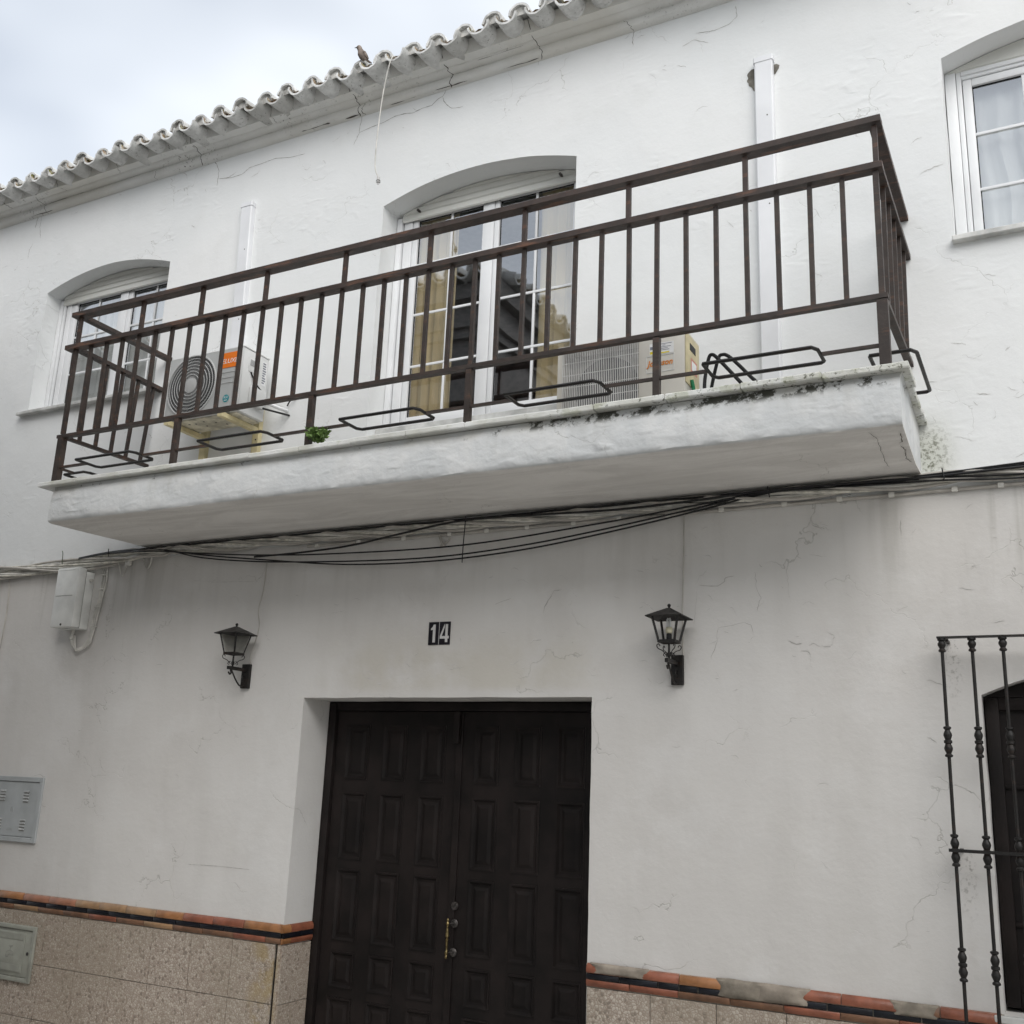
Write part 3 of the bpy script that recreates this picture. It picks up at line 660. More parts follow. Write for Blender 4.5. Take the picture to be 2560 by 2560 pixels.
# side rails butt against the front rails
MB().bar((-6.700, RY+.0405, ZT_-.002), (-6.600, 0, 5.075), .060, .032).build('top_rail', 'brown_iron', rail)
MB().bar((-6.712, RY+.0365, ZM-.006), (-6.650, 0, 4.800), .056, .032).build('middle_rail', 'brown_iron', rail)
MB().bar((-6.690, RY+.0225, ZL-.006), (-6.705, 0, 4.125), .036, .024).build('lower_rail', 'brown_iron', rail)
MB().bar((-.632, RY+.0405, ZT_+.006), (-.610, 0, 5.020), .064, .034).build('top_rail', 'rusty_iron', rail)
MB().bar((-.632, RY+.0365, ZM+.004), (-.608, 0, 4.762), .058, .034).build('middle_rail', 'brown_iron', rail)
MB().bar((-.640, RY+.0225, ZL+.006), (-.620, 0, 4.080), .040, .026).build('lower_rail', 'brown_iron', rail)
balm = MB().box(-.0122, .0122, -.0122, .0122, -.3545, .3545).mesh('baluster', 'brown_iron')
for k in range(1, 35):
    place(balm, 'baluster', rail, (BX[k]+rnd.uniform(-.002, .002), RY, (ZL+.0135+ZM-.0175)/2-.001), (0, R(rnd.uniform(-.25, .25)), 0))
pm_t = MB().box(-.0145, .0145, -.0145, .0145, -.3545, .3545).mesh('post', 'brown_iron')
for k in (0, 35): place(pm_t, 'corner_post', rail, (BX[k], RY, (ZL+.0135+ZM-.0175)/2))
pm = MB().box(-.019, .019, -.019, .019, -.181, .181).mesh('post', 'brown_iron')
for k in (7, 14, 21, 28): place(pm, 'post', rail, (BX[k], RY, 3.736+.181))
pc = MB().box(-.027, .027, -.024, .024, -.181, .181).mesh('post', 'brown_iron')
for x in (-.642, -6.688): place(pc, 'corner_post', rail, (x, RY, 3.736+.181))
st = MB().box(-.0135, .0135, -.0135, .0135, -.1160, .1160).mesh('stub_post', 'rusty_iron')
for x in (-.635, -1.332, -2.03, -2.718, -3.408, -4.09, -4.78, -5.389, -5.995, -6.685): place(st, 'stub_post', rail, (x, RY, (ZM+.017+ZT_-.017)/2+.001))
for side, xa, xb, zl_, zm_ in ((0, -6.690, -6.705, (ZL-.006, 4.125), (ZM-.006, 4.80)), (1, -.640, -.620, (ZL+.006, 4.08), (ZM+.004, 4.762))):
    for k in range(1, 6):
        t = k/5.55; yy = RY*(1-t); x_lo = xa+(xb-xa)*t; x_hi = (-6.712+.062*t) if side == 0 else (-.632+.024*t)
        MB().bar((x_lo, yy, zl_[0]+(zl_[1]-zl_[0])*t+.010), (x_hi, yy, zm_[0]+(zm_[1]-zm_[0])*t-.013), .024, .024, (1, 0, 0)).build('baluster', 'brown_iron', rail)
# planter hoops and the bars that carry them
HZ = 3.856
def hoop(x0, x1, y0, y1, z=HZ, cut=.06):
    p = [(x0, y0), (x1-cut*.4, y0), (x1, y0+cut*.7), (x1, y1-cut*.3), (x1-cut*.3, y1), (x0+cut*.4, y1), (x0, y1-cut*.5), (x0, y0+cut*.2)]
    return MB().tube([(a, c, z) for a, c in p], .0105, 6, True)
hb = [(-6.372, -5.795), (-5.160, -4.575), (-3.950, -3.365), (-2.757, -2.165), (-1.556, -.960)]
pe = [-6.688+.027]+[BX[k] for k in (28, 21, 14, 7)]+[-.642-.027]
for i, (a, c) in enumerate(hb):
    hoop(a, c, -.975, -.758).build('planter_hoop', 'black_iron', rail, True)
    pa = pe[i]+(0 if i == 0 else .019); pb = pe[i+1]-(0 if i == 4 else .019)
    MB().bar((pa, RY, HZ), (a-.007, RY, HZ), .022, .016).build('hoop_bar', 'brown_iron', rail)
    MB().bar((c+.007, RY, HZ), (pb, RY, HZ), .022, .016).build('hoop_bar', 'brown_iron', rail)
hoop(-.735, -.510, -.756, -.128).build('planter_hoop', 'black_iron', rail, True)
MB().bar((-.638, RY+.025, HZ), (-.638, -.766, HZ), .020, .016).build('hoop_bar', 'brown_iron', rail)
MB().bar((-.625, -.120, HZ), (-.625, -.001, HZ), .020, .016).build('hoop_bar', 'brown_iron', rail)
hoop(-6.80, -6.56, -.720, -.150).build('planter_hoop', 'black_iron', rail, True)
MB().bar((-6.69, RY+.025, HZ), (-6.69, -.731, HZ), .020, .016).build('hoop_bar', 'brown_iron', rail)
MB().bar((-6.69, -.141, HZ), (-6.69, -.001, HZ), .020, .016).build('hoop_bar', 'brown_iron', rail)

# ------------------------------------------------------------------ windows
def bx(x0, x1, y0, y1, z0, z1, b=.004): return MB().box(x0, x1, y0, y1, z0, z1, b=b)
def sash(win, x0, x1, z0, z1, y, ls, rs, top, bot, vm, hm, name='sash'):
    """ls/rs/top/bot: member widths; vm: muntin x list; hm: muntin z list"""
    d = .05; b_ = MB()
    b_.box(x0, x0+ls, y, y+d, z0, z1, b=.006); b_.box(x1-rs, x1, y, y+d, z0, z1, b=.006)
    b_.box(x0+ls, x1-rs, y+.0015, y+d, z1-top, z1, b=.006); b_.box(x0+ls, x1-rs, y+.0015, y+d, z0, z0+bot, b=.006)
    s_ = b_.build(name, 'pvc_white', win, True)
    gx0, gx1, gz0, gz1 = x0+ls, x1-rs, z0+bot, z1-top
    gk = MB(); e = .006
    for (a, c, p, q) in ((gx0, gx0+e, gz0, gz1), (gx1-e, gx1, gz0, gz1), (gx0+e, gx1-e, gz0, gz0+e), (gx0+e, gx1-e, gz1-e, gz1)): gk.box(a, c, y+.020, y+.034, p, q)
    gk.build('gasket', 'rubber', win)
    p = MB().box(gx0, gx1, y+.024, y+.030, gz0, gz1).build('pane', 'window_glass', win)
    hw = .0105; zz = [gz0]+sorted(hm)+[gz1]
    for x in vm:
        for (p0, p1) in zip(zz, zz[1:]): MB().box(x-hw, x+hw, y+.012, y+.0225, p0+(hw if p0 != gz0 else 0), p1-(hw if p1 != gz1 else 0), b=.004).build('muntin', 'pvc_white', win, True)
    for z in hm: MB().box(gx0, gx1, y+.012, y+.0225, z-hw, z+hw, b=.004).build('muntin', 'pvc_white', win, True)
    return s_
def head_z(x, x0, x1, zs, zc): t = (x-x0)/(x1-x0); return zs+(zc-zs)*(1-(2*t-1)**2)
def shutter(win, x0, x1, z0, ox, zs, zc, y, pitch=.052, drop=.006):
    """roller-shutter apron whose top follows the arch: separate slats"""
    z = z0; i = 0
    while z < zc:
        h = pitch*1.15 if i == 0 else pitch
        pts_t = []; n = 28; top = z+h-.005
        xs_ = [x0+(x1-x0)*k/n for k in range(n+1)]
        seg = [(x, min(top, head_z(x, *ox, zs, zc)-drop)) for x in xs_]
        seg = [(x, t) for x, t in seg if t > z+.002]
        if len(seg) < 2: break
        bb = MB(); vs = []
        for x, t in seg: vs += [(x, y+.008, z), (x, y, z+min(.010, (t-z)/2)), (x, y+.002, t), (x, y+.014, t), (x, y+.014, z)]
        m_ = len(seg); fs = [(j*5+k, j*5+(k+1) % 5, (j+1)*5+(k+1) % 5, (j+1)*5+k) for j in range(m_-1) for k in range(5)]
        fs += [(4, 3, 2, 1, 0), tuple((m_-1)*5+k for k in range(5))]; bb.add(vs, fs)
        bb.build('shutter_slat', 'pvc_cream', win); z += h; i += 1
def outer_frame(name, x0, x1, z0, zs, zc, y, w, left_gap, members):
    bb = MB()
    for (a, c, y0, y1) in members: bb.box(a, c, y0, y1, z0, head_z(min(max(a, x0+.001), x1-.001), x0, x1, zs, zc)-.004 if abs(a-x0) < abs(c-x1) else head_z(c, x0, x1, zs, zc)-.004, b=.005)
    return bb
# centre balcony window
ox = (-4.456, -2.780); zs, zc = 6.045, 6.185; Y = .205
fb = MB(); fb.box(-4.452, -4.405, Y-.012, Y+.075, 4.235, 6.030, b=.006); fb.box(-4.396, -4.318, Y+.012, Y+.075, 4.235, 6.030, b=.006); fb.box(-2.850, -2.784, Y-.012, Y+.075, 4.235, 6.030, b=.006); fb.box(-4.452, -2.784, Y-.010, Y+.075, 4.223, 4.237)
win = fb.build('balcony_window', 'pvc_white', house, True)
win['label'] = 'tall white balcony window with arched roller shutter and gold curtains behind'
MB().box(-4.404, -4.397, Y+.03, Y+.06, 4.236, 6.0).build('guide_gap', 'rubber', win)
sash(win, -4.314, -3.570, 4.250, 6.055, Y+.018, .050, .098, .06, .065, [-3.955], [5.600, 5.168, 4.732])
sash(win, -3.566, -2.853, 4.250, 6.055, Y+.022, .042, .050, .06, .065, [-3.210], [5.600, 5.168, 4.732])
shutter(win, -4.400, -2.782, 5.985, ox, zs, zc, Y-.012)
for x, z in ((-4.235, 6.045), (-2.985, 6.045)): MB().lathe((x, Y-.05, z), [(.011, 0), (.011, .028), (.006, .030), (.006, .044)], 10, 'y').build('shutter_knob', 'shutter_knob', win, True)
MB().box(-4.45, -2.785, Y-.02, Y+.08, 4.205, 4.222).build('threshold_gap', 'rubber', win); MB().box(-4.45, -2.785, Y-.10, Y+.10, 4.125, 4.203, b=.004).build('sill', 'marble_sill', win)
# left window
ox = (-8.365, -6.757); zs, zc = 6.05, 6.195; Y = .165
fb = MB(); fb.box(-8.361, -8.318, Y-.012, Y+.075, 4.835, 6.035, b=.005); fb.box(-8.304, -8.290, Y-.006, Y+.075, 4.835, 6.035, b=.004); fb.box(-8.276, -8.215, Y+.010, Y+.075, 4.835, 6.035, b=.005); fb.box(-6.82, -6.761, Y-.012, Y+.075, 4.835, 6.035, b=.005); fb.box(-8.361, -6.761, Y-.008, Y+.075, 4.829, 4.837)
win = fb.build('window', 'pvc_white', house, True); win['label'] = 'small white arched window with sheer curtains beside the balcony railing'
MB().box(-8.317, -8.305, Y+.02, Y+.06, 4.836, 6.0).build('guide_gap', 'rubber', win); MB().box(-8.289, -8.277, Y+.02, Y+.06, 4.836, 6.0).build('guide_gap', 'rubber', win)
sash(win, -8.210, -7.455, 4.845, 6.03, Y+.016, .07, .10, .05, .06, [-7.85], [5.625, 5.245])
sash(win, -7.450, -6.823, 4.845, 6.03, Y+.024, .05, .05, .05, .06, [-7.105], [5.625, 5.245])
shutter(win, -8.310, -6.759, 5.975, ox, zs, zc, Y-.012)
b = MB().box(-8.46, -6.66, -.055, Y+.10, 4.795, 4.828, b=.006).build('sill', 'marble_sill', win)
# right window (no lowered shutter: fixed arched head)
ox = (-.335, 1.27); zs, zc = 6.06, 6.20; Y = .165
fb = MB(); fb.box(-.331, -.268, Y-.006, Y+.06, 4.835, 6.05, b=.006); fb.box(-.266, -.236, Y+.004, Y+.075, 4.835, 6.05, b=.005); fb.box(1.20, 1.266, Y-.006, Y+.075, 4.835, 6.05, b=.006)
fb.box(-.331, 1.266, Y-.003, Y+.075, 4.8295, 4.837); fb.box(-.236, 1.20, Y+.006, Y+.075, 5.995, 6.018, b=.004); fb.box(-.236, 1.20, Y-.004, Y+.075, 6.0175, 6.046, b=.004)
win = fb.build('window', 'pvc_white', house, True); win['label'] = 'white arched window with sheer curtain above the wrought iron window grille'
sash(win, -.232, .470, 4.845, 5.992, Y+.014, .052, .09, .05, .06, [.105], [5.605, 5.225])
sash(win, .474, 1.196, 4.845, 5.992, Y+.022, .09, .052, .05, .06, [.85], [5.605, 5.225])
shutter(win, -.328, 1.264, 6.048, ox, zs, zc, Y-.002, .2)
for k in range(3): MB().box(-.345+.56*k, -.345+.56*k+.558, -.05, Y+.10, 4.795, 4.829, b=.005).build('sill', 'marble_sill', win)
# lower right window behind the grille
Y = .10
fb = MB(); fb.box(-.366, -.300, Y, Y+.06, .675, 2.185, b=.004); fb.box(.55, .616, Y, Y+.06, .675, 2.185, b=.004); fb.box(-.299, .549, Y+.002, Y+.06, .675, .74, b=.004); fb.box(-.299, .549, Y+.002, Y+.06, 2.12, 2.185, b=.004)
fb.box(.10, .17, Y-.004, Y+.058, .741, 2.119, b=.004)
for z in (1.05, 1.40, 1.72): fb.box(-.299, .099, Y+.012, Y+.05, z, z+.02, b=.003); fb.box(.171, .549, Y+.012, Y+.05, z, z+.02, b=.003)
win = fb.build('window', 'dark_wood', house, True); win['label'] = 'ground floor window with solid dark panels for glass behind the wrought iron grille'
MB().box(-.30, .098, Y+.026, Y+.034, .74, 2.12).build('dark_pane', 'dark_wood', win); MB().box(.172, .55, Y+.026, Y+.034, .74, 2.12).build('dark_pane', 'dark_wood', win)  # solid dark panels stand in for glass with an unlit room behind
hd = MB(); vs = []; n = 16
for k in range(n+1):
    x = -.366+(.982)*k/n; vs += [(x, Y+.003, 2.187), (x, Y+.003, max(2.189, head_z(x, -.372, .62, 2.19, 2.31)-.004))]
hd.add(vs, [(2*i, 2*i+2, 2*i+3, 2*i+1) for i in range(n)]); hd.build('head_panel', 'dark_wood', win)
MB().box(-.42, .67, -.03, .098, .618, .652, b=.006).build('sill', 'marble_sill', win)

# curtains hang inside
def curtain(name, x0, x1, z0, z1, y, amp, wl, material, label, seed, group=None, bulge=0.0):
    n = int((x1-x0)/.012); nz_ = 12; bb = MB(); vs = []
    for j in range(nz_+1):
        t = j/nz_
        for i in range(n+1):
            x = x0+(x1-x0)*i/n; ph = 2*math.pi*x/wl+1.3*mnoise.noise(Vector((x*4, seed, t*.8)))
            a = amp*(.55+.6*(1-t))*(1+.5*mnoise.noise(Vector((x*3, seed+4, 0)))); xx = x+bulge*mnoise.noise(Vector((x*2.5, seed, t*2.2)))
            vs.append((xx, y+a*math.sin(ph)+.3*a*math.sin(2.3*ph+seed), z0+(z1-z0)*t))
    bb.add(vs, [(j*(n+1)+i, j*(n+1)+i+1, (j+1)*(n+1)+i+1, (j+1)*(n+1)+i) for j in range(nz_) for i in range(n)])
    return tag(bb.build(name, material, None, True), label, 'curtain', group)
curtain('curtain', -4.43, -3.93, 4.15, 6.10, .315, .018, .095, 'gold_cloth', 'gold curtain gathered behind the left leaf of the balcony window', 1.0)
curtain('curtain', -3.21, -2.70, 4.15, 6.10, .320, .020, .105, 'gold_cloth', 'gold curtain gathered behind the right leaf of the balcony window', 6.0)
curtain('sheer_curtain', -8.25, -6.78, 4.84, 6.02, .275, .013, .10, 'sheer_cloth', 'sheer white curtain behind the small window beside the balcony', 3.0)
curtain('sheer_curtain', -.30, 1.24, 4.84, 6.02, .275, .014, .12, 'sheer_cloth', 'sheer white curtain behind the window above the iron grille', 8.0, bulge=.06)

# ------------------------------------------------------------------ street door
DY = .335
fb = MB(); fb.box(-4.815, -4.752, DY-.035, DY+.06, GZ+.03, 2.178, b=.004); fb.box(-2.645, -2.582, DY-.035, DY+.06, GZ+.03, 2.178, b=.004); fb.box(-4.751, -2.646, DY-.033, DY+.06, 2.118, 2.178, b=.004)
door = fb.build('front_door', 'dark_wood', house, True); door['label'] = 'dark brown panelled double door with brass pull handle'
rows = [(1.630, 2.020), (1.080, 1.542), (.542, 1.018), (.240, .476), (-.055, .180), (-.34, -.115)]
for side, (la, lb, cols) in enumerate([(-4.749, -3.706, [(-4.665, -4.461), (-4.340, -4.138), (-4.020, -3.819)]), (-3.700, -2.648, [(-3.590, -3.398), (-3.280, -3.081), (-2.960, -2.762)])]):
    lf = MB(); zb, zt = GZ+.05, 2.114; yf, yb = DY, DY+.045
    xsb = [la]+[v for c in cols for v in c]+[lb]
    for i in range(0, len(xsb), 2): lf.box(xsb[i], xsb[i+1], yf, yb, zb, zt)
    for (a, c) in cols:
        zz = [zb]+[v for q in sorted(rows) for v in q]+[zt]
        for i in range(0, len(zz), 2): lf.box(a, c, yf+.0012, yb, zz[i], zz[i+1])
    if side == 1: lf.box(-3.725, -3.675, yf-.014, yf-.0005, zb, zt, b=.004)
    lf.build('leaf', 'dark_wood', door)
    for (a, c) in cols:
        for (z0, z1) in rows:
            pb_ = MB(); vs = []
            steps = [(0, -.003), (.010, -.004), (.024, .011), (.040, .012), (.062, .004)]
            for ins, dy in steps: vs += [(a+ins, yf+dy, z0+ins), (c-ins, yf+dy, z0+ins), (c-ins, yf+dy, z1-ins), (a+ins, yf+dy, z1-ins)]
            fs = [(4*j+k, 4*j+(k+1) % 4, 4*(j+1)+(k+1) % 4, 4*(j+1)+k) for j in range(4) for k in range(4)]+[(16, 17, 18, 19)]
            pb_.add(vs, fs); me = bpy.data.meshes.new('panel'); me.from_pydata(pb_.v, [], pb_.f); me.materials.append(MATS['dark_wood'])
            bm = bmesh.new(); bm.from_mesh(me); bmesh.ops.recalc_face_normals(bm, faces=bm.faces)
            for fc in bm.faces:
                if fc.normal.y > .1: fc.normal_flip()
            bm.to_mesh(me); bm.free(); place(me, 'panel', door)
hy = DY-.014
h = MB(); hx = -3.690
h.lathe((hx, hy-.050, .0), [(.003, .528), (.009, .534), (.010, .543), (.005, .551), (.012, .560), (.0125, .569), (.006, .579), (.0075, .60), (.0085, .640), (.013, .647), (.006, .653), (.007, .657), (.013, .664), (.012, .672), (.0095, .70), (.0065, .720), (.010, .725), (.0065, .729), (.0125, .738), (.013, .746), (.006, .756), (.009, .763), (.007, .771), (.002, .777)], 12)
h = h.build('handle', 'brass', door, True)
for z in (.742, .565): MB().tube([(hx, hy-.050, z), (hx+.012, hy-.02, z), (hx+.02, hy, z)], .006, 8).build('handle_arm', 'dull_bronze', door, True); MB().lathe((-3.668, hy-.004, z), [(.027, .004), (.027, .001), (.022, -.004), (.010, -.006)], 18, 'y').build('rosette', 'dull_bronze', door, True)
MB().lathe((-3.672, hy-.004, .850), [(.027, .004), (.027, .001), (.024, -.003), (.020, -.002), (.018, -.005), (.001, -.006)], 18, 'y').build('lock_cover', 'dull_bronze', door, True)
MB().box(-3.735, -3.690, DY-.045, DY-.016, 1.90, 2.115, b=.003).build('bolt_case', 'dark_wood', door)
MB().box(-4.80, -2.60, .0, .33, GZ+.022, GZ+.16, b=.01).build('door_step', 'marble_sill', house)

# ------------------------------------------------------------------ dado and tile border
dado = MB().box(-11, -4.864, -.004, -.0005, GZ-.04, .532); dado.box(-2.575, -.39, -.004, -.0005, GZ-.04, .532); dado = dado.build('dado', 'grout', house)
def slab(x0, x1, z0, z1): 
    q = .0022; bb = MB().box(x0+q, x1-q, -.016+rnd.uniform(-.0015, .0015), -.0045, z0+q, z1-q, b=.0022); return bb.build('terrazzo_slab', 'terrazzo', dado)
zr = [.530, .155, -.224, -.49]
MB().box(-4.8445, -4.8195, -.0165, -.001, GZ, .53, b=.003).build('terrazzo_slab', 'terrazzo', dado)
xj = [-4.866-.3775*k for k in range(17)]
for (a, c) in zip(xj[1:], xj):
    for (z1, z0) in zip(zr, zr[1:]): slab(a, c, z0, z1)
xj = [-2.572, -2.185, -1.806, -1.427, -1.048, -.669, -.395]
for (a, c) in zip(xj, xj[1:]):
    for (z1, z0) in zip(zr, zr[1:]): slab(a, c, z0, z1)
for (z1, z0) in zip(zr, zr[1:]):   # on the door reveal
    MB().box(-4.8185, -4.806, -.012, .296, z0+.002, z1-.002, b=.002).build('terrazzo_slab', 'terrazzo', dado)
MB().box(-4.863, -4.8455, -.009, -.001, GZ, .53).build('open_joint', 'dark_gap', dado)
border = MB().box(-11, -4.83, -.012, -.001, .533, .656); border.box(-2.576, -.375, -.012, -.001, .533, .656); border.box(-4.8185, -4.812, -.010, .297, .533, .656); border = border.build('tile_border', 'grout', house)
def prof_top(y0): return [(-.004, .6585), (-.012, .656), (-.023, .646), (-.029, .632), (-.030, .618), (-.027, .6085), (-.004, .6075)]
def prof_low(y0): return [(-.004, .5705), (-.024, .5705), (-.027, .567), (-.027, .555), (-.023, .543), (-.018, .535), (-.004, .5345)]
def prof_blk(y0): return [(-.004, .6035), (-.022, .6035), (-.024, .601), (-.024, .576), (-.022, .5735), (-.004, .5735)]
def course(xs_, prof, mats, name):
    for i, (a, c) in enumerate(zip(xs_, xs_[1:])):
        q = .0030 if name == 'black_tile' else .0020; dy = rnd.uniform(-.0015, .0015); dz = rnd.uniform(-.001, .001); pr = [(yy+(dy if yy < -.01 else 0), zz+dz) for yy, zz in prof(0)]
        MB().sweep_x([a+q, a+q+.003, c-q-.003, c-q], lambda x, a=a, c=c, pr=pr, q=q: [(x, yy*(.93 if x in (a+q, c-q) and yy < -.01 else 1), zz) for yy, zz in pr]).build(name, mats[i % len(mats)] if isinstance(mats, list) else mats, border, True)
tops = [-4.818-.0, -5.149, -5.43, -5.714, -5.983, -6.285, -6.564, -6.824, -7.12, -7.416, -7.70, -7.99, -8.28, -8.57]
cm = ['terracotta_orange', 'terracotta_red', 'terracotta_red', 'terracotta_orange', 'terracotta_tan', 'terracotta_tan', 'terracotta_tan', 'terracotta_rose', 'terracotta_rose', 'terracotta_orange', 'terracotta_tan', 'terracotta_red', 'terracotta_orange']
course(tops[::-1], prof_top, cm[::-1], 'cap_tile')
course(sorted([-4.818]+[-4.872-.2274*k for k in range(1, 17)]), prof_blk, 'black_glaze', 'black_tile')
course(sorted([-4.818]+[-4.95-.285*k for k in range(13)]), prof_low, ['terracotta_brown', 'terracotta_red', 'terracotta_brown', 'terracotta_tan', 'terracotta_brown'], 'base_tile')
course([-2.574, -2.30, -2.013, -1.73, -1.43, -1.141, -.86, -.665, -.385], prof_top, ['terracotta_red', 'terracotta_red', 'terracotta_orange', 'terracotta_orange', 'terracotta_red', 'terracotta_red', 'terracotta_brown', 'terracotta_red'], 'cap_tile')
course([-2.574, -2.368, -2.138, -2.016, -1.907, -1.758, -1.441, -1.214, -.985, -.754, -.54, -.385], prof_blk, 'black_glaze', 'black_tile')
course([-2.574, -2.307, -2.02, -1.726, -1.437, -1.148, -.86, -.57, -.385], prof_low, ['terracotta_red', 'terracotta_red', 'terracotta_brown', 'terracotta_brown', 'terracotta_red', 'terracotta_brown', 'terracotta_red'], 'base_tile')
# return on the door reveal (faces the doorway)
def course_y(ys, prof, mats, name):
    for i, (a, c) in enumerate(zip(ys, ys[1:])):
        vs = [(-4.8125-(yy+.004)*.8, t, zz) for t in (a+.002, c-.002) for yy, zz in prof(0)]; n = len(prof(0)); bb = MB()
        bb.add(vs, [(k, (k+1) % n, n+(k+1) % n, n+k) for k in range(n)]+[tuple(range(n))[::-1], tuple(range(n, 2*n))]); bb.build(name, mats[i % len(mats)], border, True)
course_y([-.040, .055, .295], prof_top, ['terracotta_orange', 'terracotta_red'], 'cap_tile'); course_y([-.020, .16, .295], prof_blk, ['black_glaze', 'black_glaze'], 'black_tile'); course_y([-.030, .06, .295], prof_low, ['terracotta_orange', 'terracotta_red'], 'base_tile')
# cement repairs smeared over the border
def smear(x0, x1, z0, z1, y, material, seed, name='cement_repair'):
    bb = MB(); nx, nz_ = 26, 8; vs = []
    for j in range(nz_+1):
        for i in range(nx+1):
            s_, t = i/nx*2-1, j/nz_*2-1; ang = math.atan2(t, s_); k = 1+.16*mnoise.noise(Vector((math.cos(ang)*2, math.sin(ang)*2, seed)))
            q = max(abs(s_), abs(t)); ed = (1-q**5)
            x = (x0+x1)/2+s_*(x1-x0)/2*k; z = (z0+z1)/2+t*(z1-z0)/2*(1+.10*mnoise.noise(Vector((x*9, seed, 2))))
            vs.append((x, y*(.35+.65*ed)-.004*ed*(1+.6*mnoise.noise(Vector((x*14, z*14, seed)))), z))
    bb.add(vs, [(j*(nx+1)+i, j*(nx+1)+i+1, (j+1)*(nx+1)+i+1, (j+1)*(nx+1)+i) for j in range(nz_) for i in range(nx)])
    return bb.build(name, material, border, True)
smear(-2.55, -2.19, .604, .664, -.034, 'cement_smear', 3.1); smear(-1.80, -1.52, .566, .666, -.036, 'cement_mossy', 5.2); smear(-1.60, -1.30, .570, .665, -.035, 'cement_smear', 7.7); smear(-.90, -.67, .590, .662, -.034, 'cement_mossy', 9.4)

# ------------------------------------------------------------------ window grille
gr = tag(empty('window_grille', (.1, -.12, .3)), 'dark wrought iron window grille with turned knots on its round bars', 'grille'); GY = -.12
pb = MB(); prof = [(.0088, 0)]
def knot(zc, h=.075): 
    return [(.0088, zc-h-.004), (.019, zc-h), (.0195, zc-h+.008), (.012, zc-h+.016), (.020, zc-h*.55), (.0215, zc-h*.42), (.014, zc-.010), (.0205, zc-.006), (.0205, zc+.006), (.014, zc+.010), (.0215, zc+h*.42), (.020, zc+h*.55), (.012, zc+h-.016), (.0195, zc+h-.008), (.019, zc+h), (.0088, zc+h+.004)]
pr = [(.0088, .24)]
for zc in (.344, .877, 1.410, 1.942): pr += knot(zc)
pr += [(.0088, 2.40), (.018, 2.404), (.0185, 2.412), (.012, 2.42), (.0205, 2.438), (.0205, 2.448), (.014, 2.458), (.021, 2.464), (.021, 2.4735)]
gm = MB().lathe((0, 0, 0), pr, 14).mesh('bar', 'black_iron', True)
for k in range(10): place(gm, 'bar', gr, (-.537+.1455*k, GY, 0))
MB().box(-.560, .80, GY-.020, GY+.020, 2.474, 2.483).build('rail', 'black_iron', gr)
MB().box(-.565, .805, GY-.028, GY-.0205, 1.402, 1.418).build('rail', 'black_iron', gr); MB().box(-.565, .805, GY-.028, GY-.0205, .336, .352).build('rail', 'black_iron', gr)
for z in (2.4785, 1.41, .344):
    for x in (-.515, .77): MB().bar((x, GY+(.0205 if z > 2.4 else .010), z-(.012 if z > 2.4 else 0)), (x, -.0005, z-(.012 if z > 2.4 else 0)), .016, .014).build('wall_fixing', 'black_iron', gr)

